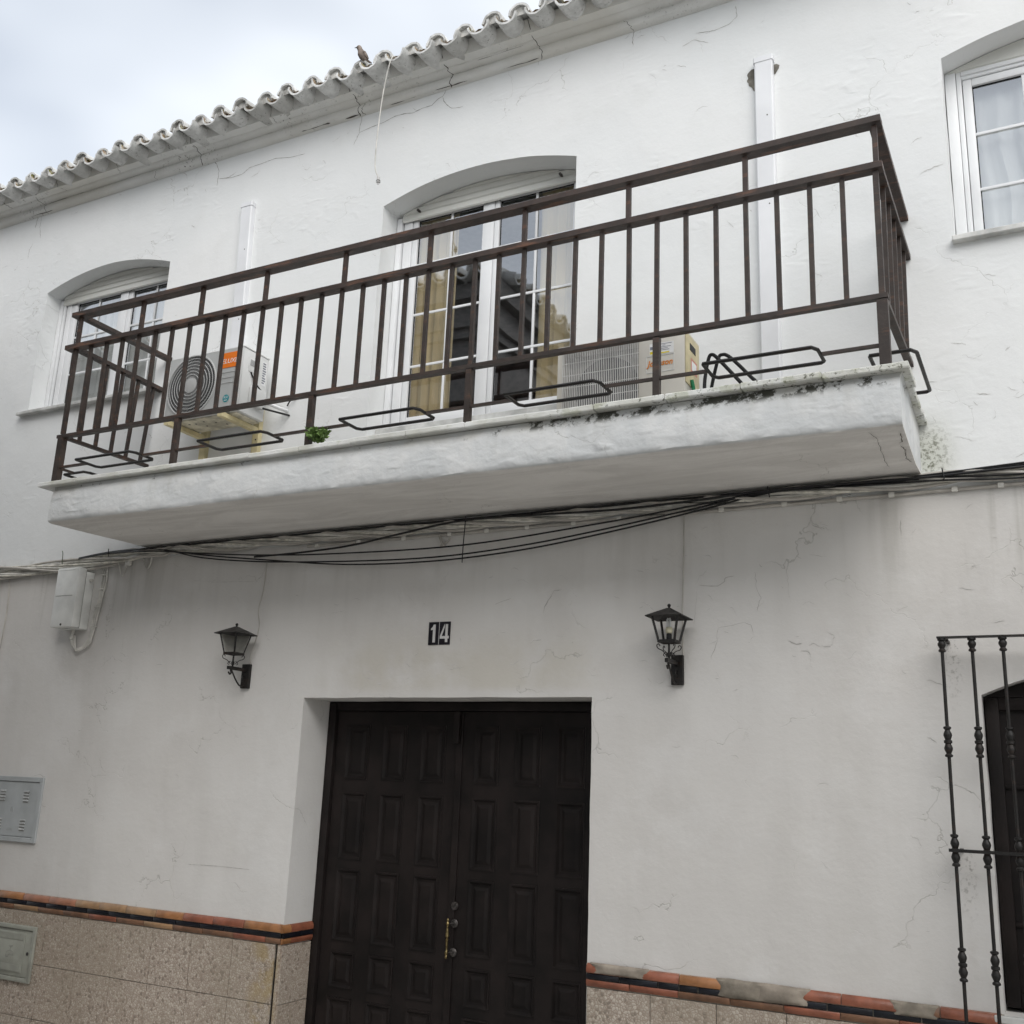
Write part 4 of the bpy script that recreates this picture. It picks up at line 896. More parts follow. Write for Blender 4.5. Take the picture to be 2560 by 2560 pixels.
# ------------------------------------------------------------------ air conditioners
def ac_left():
    t = tag(empty('air_conditioner', (-5.76, -.25, 4.30)), 'grey outdoor air conditioner with round fan grille and orange label on wall brackets', 'air conditioner')
    x0, x1, y0, y1, z0, z1 = -6.145, -5.380, -.40, -.10, 4.315, 4.848
    body = MB().box(x0, x1, y0+.012, y1, z0, z1-.014, b=.008).build('casing', 'ac_white', t, True)
    MB().box(x0-.004, x1+.004, y0+.006, y1+.004, z1-.013, z1, b=.006).build('lid', 'ac_white', t, True)
    cx, cz, rad = -5.885, 4.583, .252
    fr = MB(); n = 40   # front panel with a round opening
    outer_ = [(x0+.004, z0+.004), (x1-.075, z0+.004), (x1-.075, z1-.016), (x0+.004, z1-.016)]
    bmf = bmesh.new(); ee = []
    for L in (outer_, [(cx+rad*math.cos(2*math.pi*k/n), cz+rad*math.sin(2*math.pi*k/n)) for k in range(n)]):
        vs = [bmf.verts.new((a, y0, c)) for a, c in L]
        for i in range(len(vs)): ee.append(bmf.edges.new((vs[i], vs[(i+1) % len(vs)])))
    bmesh.ops.triangle_fill(bmf, use_beauty=True, edges=ee); geom = bmesh.ops.extrude_face_region(bmf, geom=bmf.faces[:])
    for v in [g_ for g_ in geom['geom'] if isinstance(g_, bmesh.types.BMVert)]: v.co.y += .010
    bmesh.ops.recalc_face_normals(bmf, faces=bmf.faces); me = bpy.data.meshes.new('front_panel'); bmf.to_mesh(me); bmf.free(); me.materials.append(MATS['ac_front']); fp = place(me, 'front_panel', t)
    MB().box(x1-.073, x1-.002, y0+.002, y0+.0115, z0+.004, z1-.016, b=.004).build('corner_panel', 'ac_white', t, True)
    MB().lathe((cx, y0+.006, cz), [(rad-.004, .004), (rad-.004, .0055)], 40, 'y').build('fan_well', 'fan_dark', t, True)
    gd = MB()
    for k in range(8):
        rr = .062+(rad-.062)*k/7; MB().tube([(cx+rr*math.cos(2*math.pi*i/40), y0-.0135+.010*(k/7)**3, cz+rr*math.sin(2*math.pi*i/40)) for i in range(40)], .0032 if k < 7 else .007, 5, True).build('grille_ring', 'hub_grey', t, True)
    for k in range(88):
        a0 = 2*math.pi*k/88; pts = []
        for j in range(6):
            q = j/5; rr = .060+(rad-.060)*q; a = a0+.62*q; pts.append((cx+rr*math.cos(a), y0-.010+.010*q**3, cz+rr*math.sin(a)))
        gd.tube(pts, .0016, 4, cap=False)
    gdo = gd.build('fan_grille', 'grille_grey', t, True)
    MB().lathe((cx, y0-.016, cz), [(.060, .012), (.062, .006), (.058, .001), (.048, -.001), (.001, -.002)], 28, 'y').build('fan_hub', 'hub_grey', t, True)
    lb = MB().box(-5.612, -5.398, y0-.0012-.002, y0-.0005, 4.680, 4.806).build('label', 'print_orange', t)
    text('ELUXE', 'lettering', -5.507, 4.733, y0-.0035, .054, 'print_white', lb, 1.0, .15, .0008)
    for z in (4.640, 4.595, 4.552): MB().box(-5.62, -5.40, y0-.0035, y0-.0004, z, z+.006).build('groove', 'hub_grey', t)
    bd = MB().lathe((-5.508, y0-.0008, 4.424), [(.031, .0), (.031, -.0015)], 24, 'y').build('badge', 'print_teal', t); text('R32', 'lettering', -5.508, 4.432, y0-.0025, .026, 'print_white', bd, 1.0, 0, .0006)
    MB().box(-5.524, -5.492, y0-.0033, y0-.0024, 4.406, 4.412).build('badge_mark', 'print_white', t)
    # side with handle, cover and stickers
    MB().box(x1-.001, x1+.004, -.33, -.20, 4.66, 4.775, b=.003).build('handle_plate', 'ac_white', t, True); MB().box(x1+.0035, x1+.006, -.315, -.215, 4.71, 4.76).build('handle_hollow', 'grille_grey', t)
    MB().box(x1+.0005, x1+.002, -.175, -.125, 4.60, 4.80).build('rating_sticker', 'print_white', t)
    for k in range(9): MB().box(x1+.0022, x1+.003, -.17, -.13-rnd.random()*.015, 4.615+.02*k, 4.626+.02*k).build('rating_print', 'print_grey', t)
    MB().box(x1+.0, x1+.045, -.30, -.14, 4.39, 4.54, b=.012).build('valve_cover', 'ac_white', t, True)
    MB().tube(spline([(x1+.004, -.30, 4.66), (x1+.012, -.27, 4.61), (x1+.012, -.22, 4.57), (x1+.03, -.19, 4.535)], 5), .006, 7).build('power_lead', 'cable_black', t, True)
    MB().tube(spline([(x1+.03, -.16, 4.45), (x1+.08, -.13, 4.44), (x1+.13, -.08, 4.42), (x1+.15, -.01, 4.42)], 5), .014, 8).build('pipe', 'pvc_white', t, True); MB().tube(spline([(x1+.04, -.17, 4.40), (x1+.10, -.13, 4.385), (x1+.16, -.03, 4.38), (x1+.17, -.001, 4.38)], 5), .008, 7).build('pipe', 'cable_black', t, True)
    MB().tube(spline([(x1+.15, -.012, 4.46), (x1+.19, -.03, 4.49), (x1+.22, -.012, 4.51), (x1+.23, -.001, 4.515)], 5), .006, 6).build('pipe', 'cable_black', t, True)
    MB().box(x0+.03, x1-.03, y0+.03, y1-.01, z0-.012, z0-.0005, b=.004).build('base_pan', 'base_pan', t, True)
    for (x, y) in ((-5.96, -.30), (-5.90, -.29), (-5.85, -.22), (-5.80, -.31), (-5.72, -.26), (-5.66, -.20)): MB().lathe((x, y, z0-.0135), [(.009, 0), (.009, .001)], 10).build('drain_hole', 'fan_dark', t)
    for bxx in (-6.055, -5.50):
        bk = MB(); bk.bar((bxx, -.455, 4.281), (bxx, -.0445, 4.281), .044, .036); bk.box(bxx-.030, bxx+.030, -.044, -.001, 3.95, 4.46)
        bk.build('bracket', 'bracket_cream', t)
        for yy in (-.37, -.14): MB().box(bxx-.020, bxx+.020, yy-.025, yy+.025, 4.2995, 4.3025).build('rubber_foot', 'rubber', t)
        for zz in (4.40, 4.20, 4.02): MB().lathe((bxx+.01, -.0455, zz), [(.006, 0), (.006, -.004)], 8, 'y').build('bolt', 'dull_bronze', t)
    MB().box(-6.03, -5.52, -.043, -.020, 4.05, 4.085).build('cross_bar', 'bracket_cream', t)
    return t
ac_left()
def ac_right():
    t = tag(empty('air_conditioner', (-2.27, -.25, 3.735)), 'beige outdoor air conditioner with square wire grille standing on balcony floor', 'air conditioner')
    x0, x1, y0, y1, z0, z1 = -2.690, -1.846, -.40, -.10, 3.785, 4.372
    gx0, gx1, gz0, gz1 = -2.645, -2.140, 3.835, 4.325
    bc = MB()  # casing: box with an open front well behind the grille
    bc.box(x0, x1, -.30, y1, z0, z1, b=.006)
    for (a, c, p, q) in ((x0, gx0, z0, z1), (gx1, x1-.001, z0, z1), (gx0, gx1, z0, gz0), (gx0, gx1, gz1, z1)): bc.box(a, c, y0, -.3005, p, q, b=.003)
    bc.build('casing', 'ac_beige', t, True)
    MB().box(gx0+.001, gx1-.001, -.306, -.302, gz0, gz1).build('fan_well', 'well_grey', t)
    cx, cz = -2.385, 4.075
    MB().lathe((cx, -.309, cz), [(.215, .003), (.215, 0)], 32, 'y').build('fan_opening', 'fan_dark', t)
    fn = MB()
    for k in range(3):
        a0 = 2*math.pi*k/3+.4; vs = []
        for i in range(7):
            q = i/6; rr = .05+.15*q
            for w_ in (-.34, .34): a = a0+w_+.25*q; vs.append((cx+rr*math.cos(a), -.325+w_*.05, cz+rr*math.sin(a)))
        fn.add(vs, [(2*i, 2*i+1, 2*i+3, 2*i+2) for i in range(6)])
    fn.lathe((cx, -.335, cz), [(.055, .02), (.055, .0), (.03, -.006)], 18, 'y'); fn.build('fan', 'fan_dark', t, True)
    gw = MB(); nv = 42
    for k in range(nv+1):
        x = gx0+(gx1-gx0)*k/nv; gw.tube([(x, y0-.014, gz0-.01), (x, y0-.014, gz1+.004), (x, y0+.002, gz1+.012)], .0030, 5)
    for k in range(7):
        z = gz0+(gz1-gz0)*k/6; gw.tube([(gx0-.008, y0-.009, z), (gx1+.008, y0-.009, z)], .0028, 5)
    gw.build('wire_grille', 'wire_white', t, True)
    pf = MB()
    for (a, c, p, q) in ((-2.088, -1.910, 4.100, 4.104), (-2.088, -1.910, 4.207, 4.211)): pf.box(a, c, y0-.003, y0-.0004, p, q)
    pf.box(-2.088, -2.085, y0-.003, y0-.0004, 4.1045, 4.2065); pf.box(-1.913, -1.910, y0-.003, y0-.0004, 4.1045, 4.2065); pf.build('panel_edge', 'ac_white', t)
    text('Johnson', 'lettering', -2.000, 4.158, y0-.002, .052, 'print_rust', t, .95, .25, .0012, offset=.0012)
    sk = MB().box(-2.067, -1.913, y0-.0016, y0-.0004, 4.216, 4.290).build('energy_sticker', 'print_white', t)
    for i, (a, c) in enumerate([(-2.02, -1.925), (-1.985, -1.965), (-2.01, -1.93), (-2.00, -1.95), (-2.02, -1.94)]): MB().box(a, c, y0-.0024, y0-.0017, 4.279-.010*i, 4.2825-.010*i).build('print_line', 'print_grey', sk)
    MB().box(-2.015, -1.940, y0-.0024, y0-.0017, 4.219, 4.227).build('print_line', 'print_yellow', sk); MB().box(-2.064, -2.045, y0-.0024, y0-.0017, 4.250, 4.270).build('print_line', 'print_grey', sk); MB().box(-2.064, -2.048, y0-.0024, y0-.0017, 4.221, 4.238).build('print_line', 'print_yellow', sk)
    MB().box(x1+.0002, x1+.005, -.385, -.125, 4.02, z1-.02, b=.003).build('side_panel', 'ac_yellowed', t, True)
    MB().box(x1+.0052, x1+.007, -.31, -.20, 4.255, 4.30).build('handle_hollow', 'fan_dark', t); MB().box(x1+.0052, x1+.0062, -.29, -.17, 4.12, 4.21).build('sticker', 'print_red', t)
    MB().box(x1+.0062, x1+.0068, -.275, -.185, 4.135, 4.195).build('sticker_print', 'print_white', t)
    MB().box(-2.415, -2.335, y0-.0190, y0-.0172, 3.86, 3.935).build('rating_plate', 'print_white', t)
    for x in (-2.60, -1.95): MB().box(x-.03, x+.03, -.39, -.11, 3.7345, 3.7845, b=.004).build('foot', 'rubber', t)
    MB().tube(spline([(x1+.012, -.30, 4.06), (x1+.018, -.28, 4.0), (x1+.012, -.27, 3.90), (x1+.02, -.25, 3.737)], 5), .012, 8).build('hose', 'green_tube', t, True)
    return t
ac_right()

# ------------------------------------------------------------------ bent-tube pot stand on the balcony floor
ps = tag(empty('pot_stand', (-1.5, -.66, 3.737)), 'black bent iron pot stand with two arched legs on the balcony floor', 'pot stand')
MB().tube(spline([(-1.632, -.70, 3.738), (-1.628, -.70, 3.88), (-1.606, -.70, 4.0), (-1.588, -.70, 4.025), (-1.560, -.70, 4.005), (-1.50, -.70, 3.93), (-1.43, -.70, 3.84), (-1.36, -.70, 3.745)], 5), .0105, 8).build('arch', 'rubber', ps, True)
MB().tube(spline([(-1.640, -.60, 3.738), (-1.618, -.61, 3.86), (-1.572, -.63, 4.02), (-1.545, -.63, 4.046), (-1.51, -.63, 4.03), (-1.45, -.63, 3.965), (-1.38, -.63, 3.88), (-1.26, -.63, 3.745)], 5), .0105, 8).build('arch', 'rubber', ps, True)
MB().tube([(-1.636, -.692, 3.748), (-1.641, -.608, 3.748)], .008, 7).build('tie', 'rubber', ps, True)

# ------------------------------------------------------------------ cable trunkings
def trunk(name, xt, xb, zt, zb, w, label, patch=None):
    t = tag(empty(name, (xb, 0, zb)), label, 'cable duct')
    bb = MB(); yb, yf = -.001, -.052; pr = [(-w/2, yb), (-w/2, yf+.008), (-w/2+.008, yf), (w/2-.008, yf), (w/2, yf+.008), (w/2, yb)]; n = len(pr); vs = []
    for (x, z) in ((xb, zb), (xt, zt)): vs += [(x+a, y, z) for a, y in pr]
    bb.add(vs, [(k, (k+1) % n, n+(k+1) % n, n+k) for k in range(n)]+[tuple(range(n))[::-1], tuple(range(n, 2*n))]); bb.build('cover', 'trunking', t)
    d = .006; vs = []
    for (q, z) in ((0, zt-.034), (0, zt+.003)): vs += [(xt+a*(1+2*d/w), y-(.004 if y < yb else -.0004), z) for a, y in pr]
    MB().add(vs, [(k, (k+1) % n, n+(k+1) % n, n+k) for k in range(n)]+[tuple(range(n))[::-1], tuple(range(n, 2*n))]).build('end_cap', 'trunking', t)
    for z in (zt-.45, zt-1.1): MB().lathe((xt+(xb-xt)*(zt-z)/(zt-zb)+.02, yf-.0005, z), [(.005, 0), (.004, -.002)], 8, 'y').build('screw', 'dull_bronze', t)
    return t
trunk('cable_duct', -5.870, -5.812, 6.392, 4.849, .118, 'white plastic cable duct rising from the air conditioner with orange label')
trunk('cable_duct', -1.412, -1.412, 6.392, 3.75, .120, 'wide white cable duct with bare cement patches at its top')
for (x0, x1, z0, z1, sd) in ((-1.530, -1.4725, 6.18, 6.355, 2.0), (-1.3515, -1.318, 6.27, 6.345, 5.0)):
    bb = MB(); n = 16; L_ = []; Rr = []
    for k in range(n+1):
        t = k/n; z = z0+(z1-z0)*t; w_ = (x1-x0)*min(1, .25+1.5*t)*(1.0 if t < .8 else 1-2.2*(t-.8))*(1+.35*mnoise.noise(Vector((z*32, sd, 0))))
        if sd < 3: L_.append((x1-w_, -.003, z)); Rr.append((x1, -.003, z))
        else: L_.append((x0, -.003, z)); Rr.append((x0+w_, -.003, z))
    bb.add([p for pr_ in zip(L_, Rr) for p in pr_], [(2*i, 2*i+1, 2*i+3, 2*i+2) for i in range(n)]); bb.build('plaster_scar', 'cement_patch', wall)

# ------------------------------------------------------------------ lanterns
def lantern(x, arm_z, label, glazed, bulb, yaw_):
    t = tag(empty('wall_lantern', (x, -.165, 2.25)), label, 'lantern', None); IR = 'black_iron'; ax, ay = x, -.168
    MB().box(x-.0375, x+.0375, -.026, -.0005, 2.252, 2.430, b=.003).build('back_plate', IR, t)
    MB().bar((x, -.0265, arm_z), (x, -.215, arm_z), .020, .024).build('arm', IR, t)
    MB().tube(spline([(x, -.205, arm_z-.030), (x, -.190, arm_z-.046), (x, -.176, arm_z-.034), (x, -.184, arm_z-.016), (x, -.170, arm_z-.020), (x, -.130, arm_z-.070), (x, -.085, arm_z-.112), (x, -.050, arm_z-.122), (x, -.026, arm_z-.118)], 6), .006, 7).build('scroll', IR, t, True)
    MB().tube(spline([(x, -.028, arm_z-.055), (x, -.045, arm_z-.045), (x, -.056, arm_z-.062), (x, -.044, arm_z-.080), (x, -.032, arm_z-.070)], 6), .006, 7).build('scroll', IR, t, True)
    MB().lathe((ax, ay, 0), [(.007, arm_z+.0125), (.007, arm_z+.022), (.012, arm_z+.026), (.012, arm_z+.046), (.007, arm_z+.05), (.006, arm_z+.085), (.008, 2.4815)], 10).build('stem', IR, t, True)
    bz, tz, ba, ta = 2.482, 2.632, .050, .078
    bs = MB()
    for (u_, v_) in ((1, 0), (-1, 0), (0, 1), (0, -1)):
        if u_: bs.box(ax+u_*ba-.004, ax+u_*ba+.004, ay-ba-.004, ay+ba+.004, bz, bz+.016)
        else: bs.box(ax-ba+.0042, ax+ba-.0042, ay+v_*ba-.004, ay+v_*ba+.004, bz, bz+.016)
    bs.box(ax-ba+.0042, ax+ba-.0042, ay-.008, ay+.008, bz+.002, bz+.012); bs.build('base_frame', IR, t)
    for (u_, v_) in ((1, 1), (1, -1), (-1, 1), (-1, -1)):
        MB().bar((ax+u_*ba, ay+v_*ba, bz+.0165), (ax+u_*ta, ay+v_*ta, tz), .011, .011, (u_, v_, 0)).build('frame_bar', IR, t)
        MB().tube(spline([(ax+u_*.012, ay+v_*.012, arm_z+.030), (ax+u_*.030, ay+v_*.030, arm_z+.056), (ax+u_*.050, ay+v_*.050, arm_z+.068), (ax+u_*.056, ay+v_*.056, arm_z+.086), (ax+u_*.047, ay+v_*.047, arm_z+.094), (ax+u_*.041, ay+v_*.041, arm_z+.082)], 4), .0030, 6).build('scroll', IR, t, True)
        MB().tube(spline([(ax+u_*.012, ay+v_*.012, arm_z+.048), (ax+u_*.021, ay+v_*.021, arm_z+.044), (ax+u_*.025, ay+v_*.025, arm_z+.030), (ax+u_*.018, ay+v_*.018, arm_z+.024)], 4), .0028, 6).build('scroll', IR, t, True)
    ra = .112; rf = MB()
    c4 = [(1, 1), (-1, 1), (-1, -1), (1, -1)]
    vs = [(ax+a*ra, ay+c*ra, tz+.002) for a, c in c4]+[(ax+a*(ra-.002), ay+c*(ra-.002), tz-.003) for a, c in c4]+[(ax+a*.010, ay+c*.010, 2.690) for a, c in c4]+[(ax+a*.008, ay+c*.008, 2.683) for a, c in c4]
    fs = []
    for k in range(4): j = (k+1) % 4; fs += [(k, j, 8+j, 8+k), (4+k, 12+k, 12+j, 4+j), (k, 4+k, 4+j, j)]
    rf.add(vs, fs+[(8, 9, 10, 11), (12, 15, 14, 13)]); rf.build('roof', 'dull_roof', t)
    MB().lathe((ax, ay, 0), [(.006, 2.6905), (.006, 2.696), (.010, 2.700), (.011, 2.706), (.008, 2.713), (.001, 2.716)], 10).build('finial', IR, t, True)
    if glazed:
        for (u_, v_) in ((-1, 0), (0, 1)):
            o0 = ba-.003; o1 = ta-.003; vs = []
            if u_: vs = [(ax+u_*o0, ay-ba+.008, bz+.018), (ax+u_*o0, ay+ba-.008, bz+.018), (ax+u_*o1, ay+ta-.008, tz-.002), (ax+u_*o1, ay-ta+.008, tz-.002)]
            else: vs = [(ax-ba+.008, ay+v_*o0, bz+.018), (ax+ba-.008, ay+v_*o0, bz+.018), (ax+ta-.008, ay+v_*o1, tz-.002), (ax-ta+.008, ay+v_*o1, tz-.002)]
            vs += [(p[0]-u_*.003, p[1]-v_*.003, p[2]) for p in vs]
            MB().add(vs, [(0, 1, 2, 3), (7, 6, 5, 4), (0, 4, 5, 1), (1, 5, 6, 2), (2, 6, 7, 3), (3, 7, 4, 0)]).build('pane', 'frosted', t)
    if bulb:
        MB().lathe((ax, ay, 0), [(.014, bz+.013), (.016, bz+.02), (.016, bz+.050), (.013, bz+.056)], 12).build('lamp_socket', 'rubber', t, True)
        MB().lathe((ax, ay, 0), [(.014, bz+.057), (.019, bz+.062), (.020, bz+.088), (.016, bz+.094)], 14).build('bulb_base', 'bulb_base', t, True)
        for (a, c) in ((-.009, -.006), (.009, -.006), (0, .010)): MB().tube([(ax+a, ay+c, bz+.0945), (ax+a, ay+c, bz+.135), (ax+a*.5, ay+c*.5, bz+.146)], .006, 8).build('bulb_tube', 'bulb_glass', t, True)
    return t
simple('dull_roof', (.032, .030, .028), .5, .4, var=.4, vscale=25)
lantern(-5.368, 2.385, 'black iron wall lantern with frosted panes, beside the grey junction box', True, False, 0)
lantern(-2.022, 2.378, 'black iron wall lantern with bare energy-saving bulb and no panes', False, True, 0)

# ------------------------------------------------------------------ house number
def prism(polys, y0, y1):
    bb = MB()
    for P in polys:
        n = len(P); bb.add([(x, y, z) for y in (y0, y1) for x, z in P], [tuple(range(n)), tuple(range(n, 2*n))[::-1]]+[(k, (k+1) % n, n+(k+1) % n, n+k) for k in range(n)])
    return bb
one = [[(.036, .016), (.056, .016), (.056, .138), (.040, .138), (.033, .122), (.020, .112), (.020, .100), (.036, .103)]]
four = [[(.049, .016), (.068, .016), (.068, .040), (.078, .040), (.078, .058), (.068, .058), (.068, .138), (.049, .138), (.049, .058), (.022, .058), (.043, .118), (.043, .138), (.040, .138), (.007, .058), (.007, .040), (.049, .040)]]
for dg_, x0, x1, lab in ((one, -3.796, -3.714, 'dark enamel tile with a white numeral one above the door'), (four, -3.710, -3.624, 'dark enamel tile with a white numeral four above the door')):
    t = tag(MB().box(x0, x1, -.007, -.0004, 2.536, 2.692, b=.002).build('house_number', 'enamel_black'), lab, 'number tile')
    prism([[(x0+a, 2.536+c) for a, c in P] for P in dg_], -.0085, -.0068).build('digit', 'enamel_white', t)
MB().box(-3.7135, -3.7105, -.006, -.0004, 2.536, 2.692).build('tile_joint', 'enamel_white', wall)

# ------------------------------------------------------------------ junction box and wiring
jb = tag(empty('junction_box', (-7.275, -.08, 2.75)), 'grey plastic electrical junction box hanging below the cable bundle', 'junction box')
MB().box(-7.400, -7.146, -.085, -.001, 2.745, 3.225, b=.006).build('back_case', 'box_plastic', jb, True); lid = MB().box(-7.408, -7.143, -.168, -.088, 2.750, 3.250, b=.012).build('lid', 'box_plastic', jb, True)
MB().box(-7.398, -7.150, -.0879, -.0852, 2.752, 3.222).build('seam', 'box_seam', jb)
MB().box(-7.385, -7.185, -.1698, -.1682, 3.010, 3.014).build('lid_line', 'box_seam', lid); MB().box(-7.380, -7.190, -.1695, -.1681, 3.226, 3.229).build('lid_line', 'wire_white', lid)
MB().lathe((-7.275, -.168, 2.772), [(.010, 0), (.009, -.004), (.004, -.005)], 10, 'y').build('lock', 'dull_bronze', lid)
MB().lathe((-7.143, -.045, 3.155), [(.014, 0), (.014, .022), (.007, .024)], 12, 'x').build('cable_gland', 'cable_white', jb, True); MB().lathe((-7.262, -.05, 0), [(.022, 2.665), (.022, 2.70), (.016, 2.705), (.016, 2.744)], 12).build('cable_gland', 'cable_white', jb, True)
def cable(name, pts, rad, material, label, group=None, n=6, seg=6, cat='cable'):
    return tag(MB().tube(spline(pts, n), rad, seg).build(name, material, None, True), label, cat, group)
for k, dx in enumerate((0, .021, .044)):
    cable('cable', [(-7.262+dx*.8, -.05, 2.69), (-7.25+dx, -.05, 2.62-.012*k), (-7.19, -.04, 2.585-.008*k), (-7.12+dx, -.03, 2.62), (-7.085+dx*.7, -.022, 2.70), (-7.075+dx, -.018, 2.85), (-7.045+dx*.8, -.018, 3.0), (-7.035+dx*1.1, -.016, 3.15), (-7.035+dx, -.02, 3.26)], .0070, 'cable_white', 'white cable looping from the junction box up to the cable bundle', 'cables of the junction box')
for (x, z) in ((-7.025, 3.20), (-7.05, 2.93), (-7.075, 2.77), (-7.03, 3.08)):
    tag(MB().box(x-.022, x+.036, -.030, -.0004, z-.005, z+.006, b=.002).build('cable_clip', 'cable_white'), 'small white clip holding the cables beside the junction box', 'cable clip', 'clips beside the junction box')
# white twisted bundle along the wall
def bundle_axis(x):
    pts = [(-11, 3.28), (-8.4, 3.292), (-7.6, 3.292), (-7.0, 3.322), (-6.6, 3.348), (-6.2, 3.352), (-5.0, 3.356), (-3.5, 3.352), (-2.0, 3.356), (-.7, 3.368), (-.1, 3.372), (3, 3.38)]
    for (a, c) in zip(pts, pts[1:]):
        if a[0] <= x <= c[0]: t = (x-a[0])/(c[0]-a[0]); return a[1]+(c[1]-a[1])*t
    return 3.3
for k in range(9):
    pts = []; ph = 2*math.pi*k/9+.4*(k % 2); rr = .015+.008*(k % 3); pit = (1.1, 1.9, 1.45)[k % 3]
    x = -11.0
    while x <= 3.0:
        a = ph+2*math.pi*x/pit*(.5 if x < -6.3 else 1.0); w_ = 1.45 if x < -6.6 else .95
        zz = bundle_axis(x)+rr*w_*1.25*math.sin(a)+.006*mnoise.noise(Vector((x*1.5, k, 0)))
        pts.append((x, -.040+rr*.8*math.cos(a), min(zz, 3.393) if -6.6 < x < -.58 else zz)); x += .09
    tag(MB().tube(pts, (.0115, .0085, .010)[k % 3], 7).build('cable', ('cable_white', 'cable_painted', 'cable_cream')[(k*2) % 3], None, True), 'white cable in the twisted bundle along the wall below the balcony', 'cable', 'white bundled cables')
for (x0, z0, dz) in ((-6.80, 3.30, .125), (-6.52, 3.325, .10)):
    cable('cable_loop', [(x0-.06, -.03, z0), (x0-.03, -.028, z0-.06), (x0, -.025, z0-dz), (x0+.03, -.028, z0-.07), (x0+.045, -.03, z0+.01)], .006, 'cable_white', 'short loose loop of white cable hanging from the bundle', 'loose cable loops')
tag(MB().box(-6.755, -6.70, -.055, -.020, 3.255, 3.30, b=.010).build('cable_joint', 'cable_white', None, True), 'lumpy white taped cable joint below the cable bundle near junction box', 'cable joint')
# black cables
bl = [[(-7.3, 3.355), (-6.9, 3.385), (-6.45, 3.375), (-5.9, 3.290), (-5.3, 3.215), (-4.5, 3.128), (-3.75, 3.106), (-3.1, 3.136), (-2.52, 3.203), (-1.87, 3.301), (-1.44, 3.372), (-.98, 3.380), (-.48, 3.395), (-.08, 3.412), (1, 3.45), (3, 3.5)],
      [(-7.3, 3.345), (-6.9, 3.375), (-6.4, 3.372), (-5.9, 3.268), (-5.3, 3.198), (-4.5, 3.150), (-3.75, 3.132), (-3.1, 3.165), (-2.52, 3.228), (-1.87, 3.318), (-1.44, 3.380), (-.98, 3.372), (-.48, 3.370), (-.08, 3.350), (1, 3.35), (3, 3.36)],
      [(-6.95, 3.375), (-6.4, 3.352), (-5.9, 3.300), (-5.3, 3.248), (-4.57, 3.211), (-3.52, 3.200), (-2.52, 3.271), (-1.87, 3.336), (-1.44, 3.376), (-.98, 3.366), (-.48, 3.352), (-.08, 3.327), (1, 3.31), (3, 3.30)],
      [(-6.9, 3.380), (-6.2, 3.388), (-5.2, 3.386), (-4.3, 3.387), (-3.51, 3.384), (-2.5, 3.388), (-1.5, 3.386), (-.6, 3.388), (-.1, 3.402), (1, 3.43), (3, 3.5)],
      [(-5.35, 3.235), (-4.9, 3.240), (-4.45, 3.262), (-4.0, 3.32), (-3.51, 3.372), (-2.9, 3.362), (-2.4, 3.35), (-1.9, 3.362), (-1.4, 3.384), (-.6, 3.376), (-.1, 3.385), (1, 3.4), (3, 3.42)]]
for i, c in enumerate(bl):
    lab = ['thin black cable sagging lowest on the wall below the balcony', 'thin black cable sagging second lowest on the wall below the balcony', 'thin black cable sagging slightly above two lower ones below the balcony', 'black cable lying tight in the corner under the balcony slab', 'black cable climbing to the corner under the balcony slab'][i]
    cable('cable', [(x, -.062-.004*i if i != 3 else -.058, z) for x, z in c], .0058 if i < 3 else .0075, 'cable_black', lab)
cable('cable_tie', [(-3.507, -.075, 3.40), (-3.506, -.085, 3.30), (-3.511, -.085, 3.18), (-3.514, -.082, 3.076)], .0035, 'cable_black', 'thin black tie hanging across the sagging cables below the balcony')
for (x, z) in ((-1.44, 3.375), (-.48, 3.385), (-6.93, 3.372)):
    tag(MB().tube([(x, -.085, z+.032), (x+.004, -.088, z), (x+.008, -.080, z-.035)], .004, 6).build('cable_tie', 'cable_black', None, True), 'black tie wrapped round the cable bundle', 'cable tie', 'ties on the cable bundle')
cd = tag(empty('conduit', (-2.4, -.012, 3.303)), 'thin white conduit with clips along the wall under the cables', 'conduit')
MB().tube([(-4.9, -.012, 3.300), (-3.4, -.012, 3.300), (-2.1, -.012, 3.304), (-.7, -.012, 3.308), (.3, -.012, 3.312), (3, -.012, 3.33)], .0105, 8).build('pipe', 'cable_painted', cd, True)
clipm = MB().box(-.016, .016, -.014, .010, -.013, .016, b=.003).mesh('clip', 'cable_white')
for x in (-4.8, -4.42, -4.05, -3.68, -3.37, -3.05, -2.73, -2.42, -2.1, -1.74, -1.37, -1.05, -.74, -.43, -.18, .1): place(clipm, 'clip', cd, (x+rnd.uniform(-.02, .02), -.0145, 3.304+(x+2)*.003))
pp = tag(empty('loose_plaster_fitting', (-3.72, -.02, 3.2)), 'small whitewashed cable fitting hanging under the conduit', 'fitting')
MB().tube(spline([(-3.75, -.012, 3.295), (-3.735, -.02, 3.27), (-3.715, -.022, 3.235), (-3.70, -.018, 3.215)], 4), .009, 7).build('tube', 'cable_painted', pp, True); MB().tube(spline([(-3.665, -.012, 3.275), (-3.675, -.02, 3.25), (-3.70, -.02, 3.235), (-3.735, -.016, 3.222)], 4), .006, 6).build('strap', 'cable_painted', pp, True)
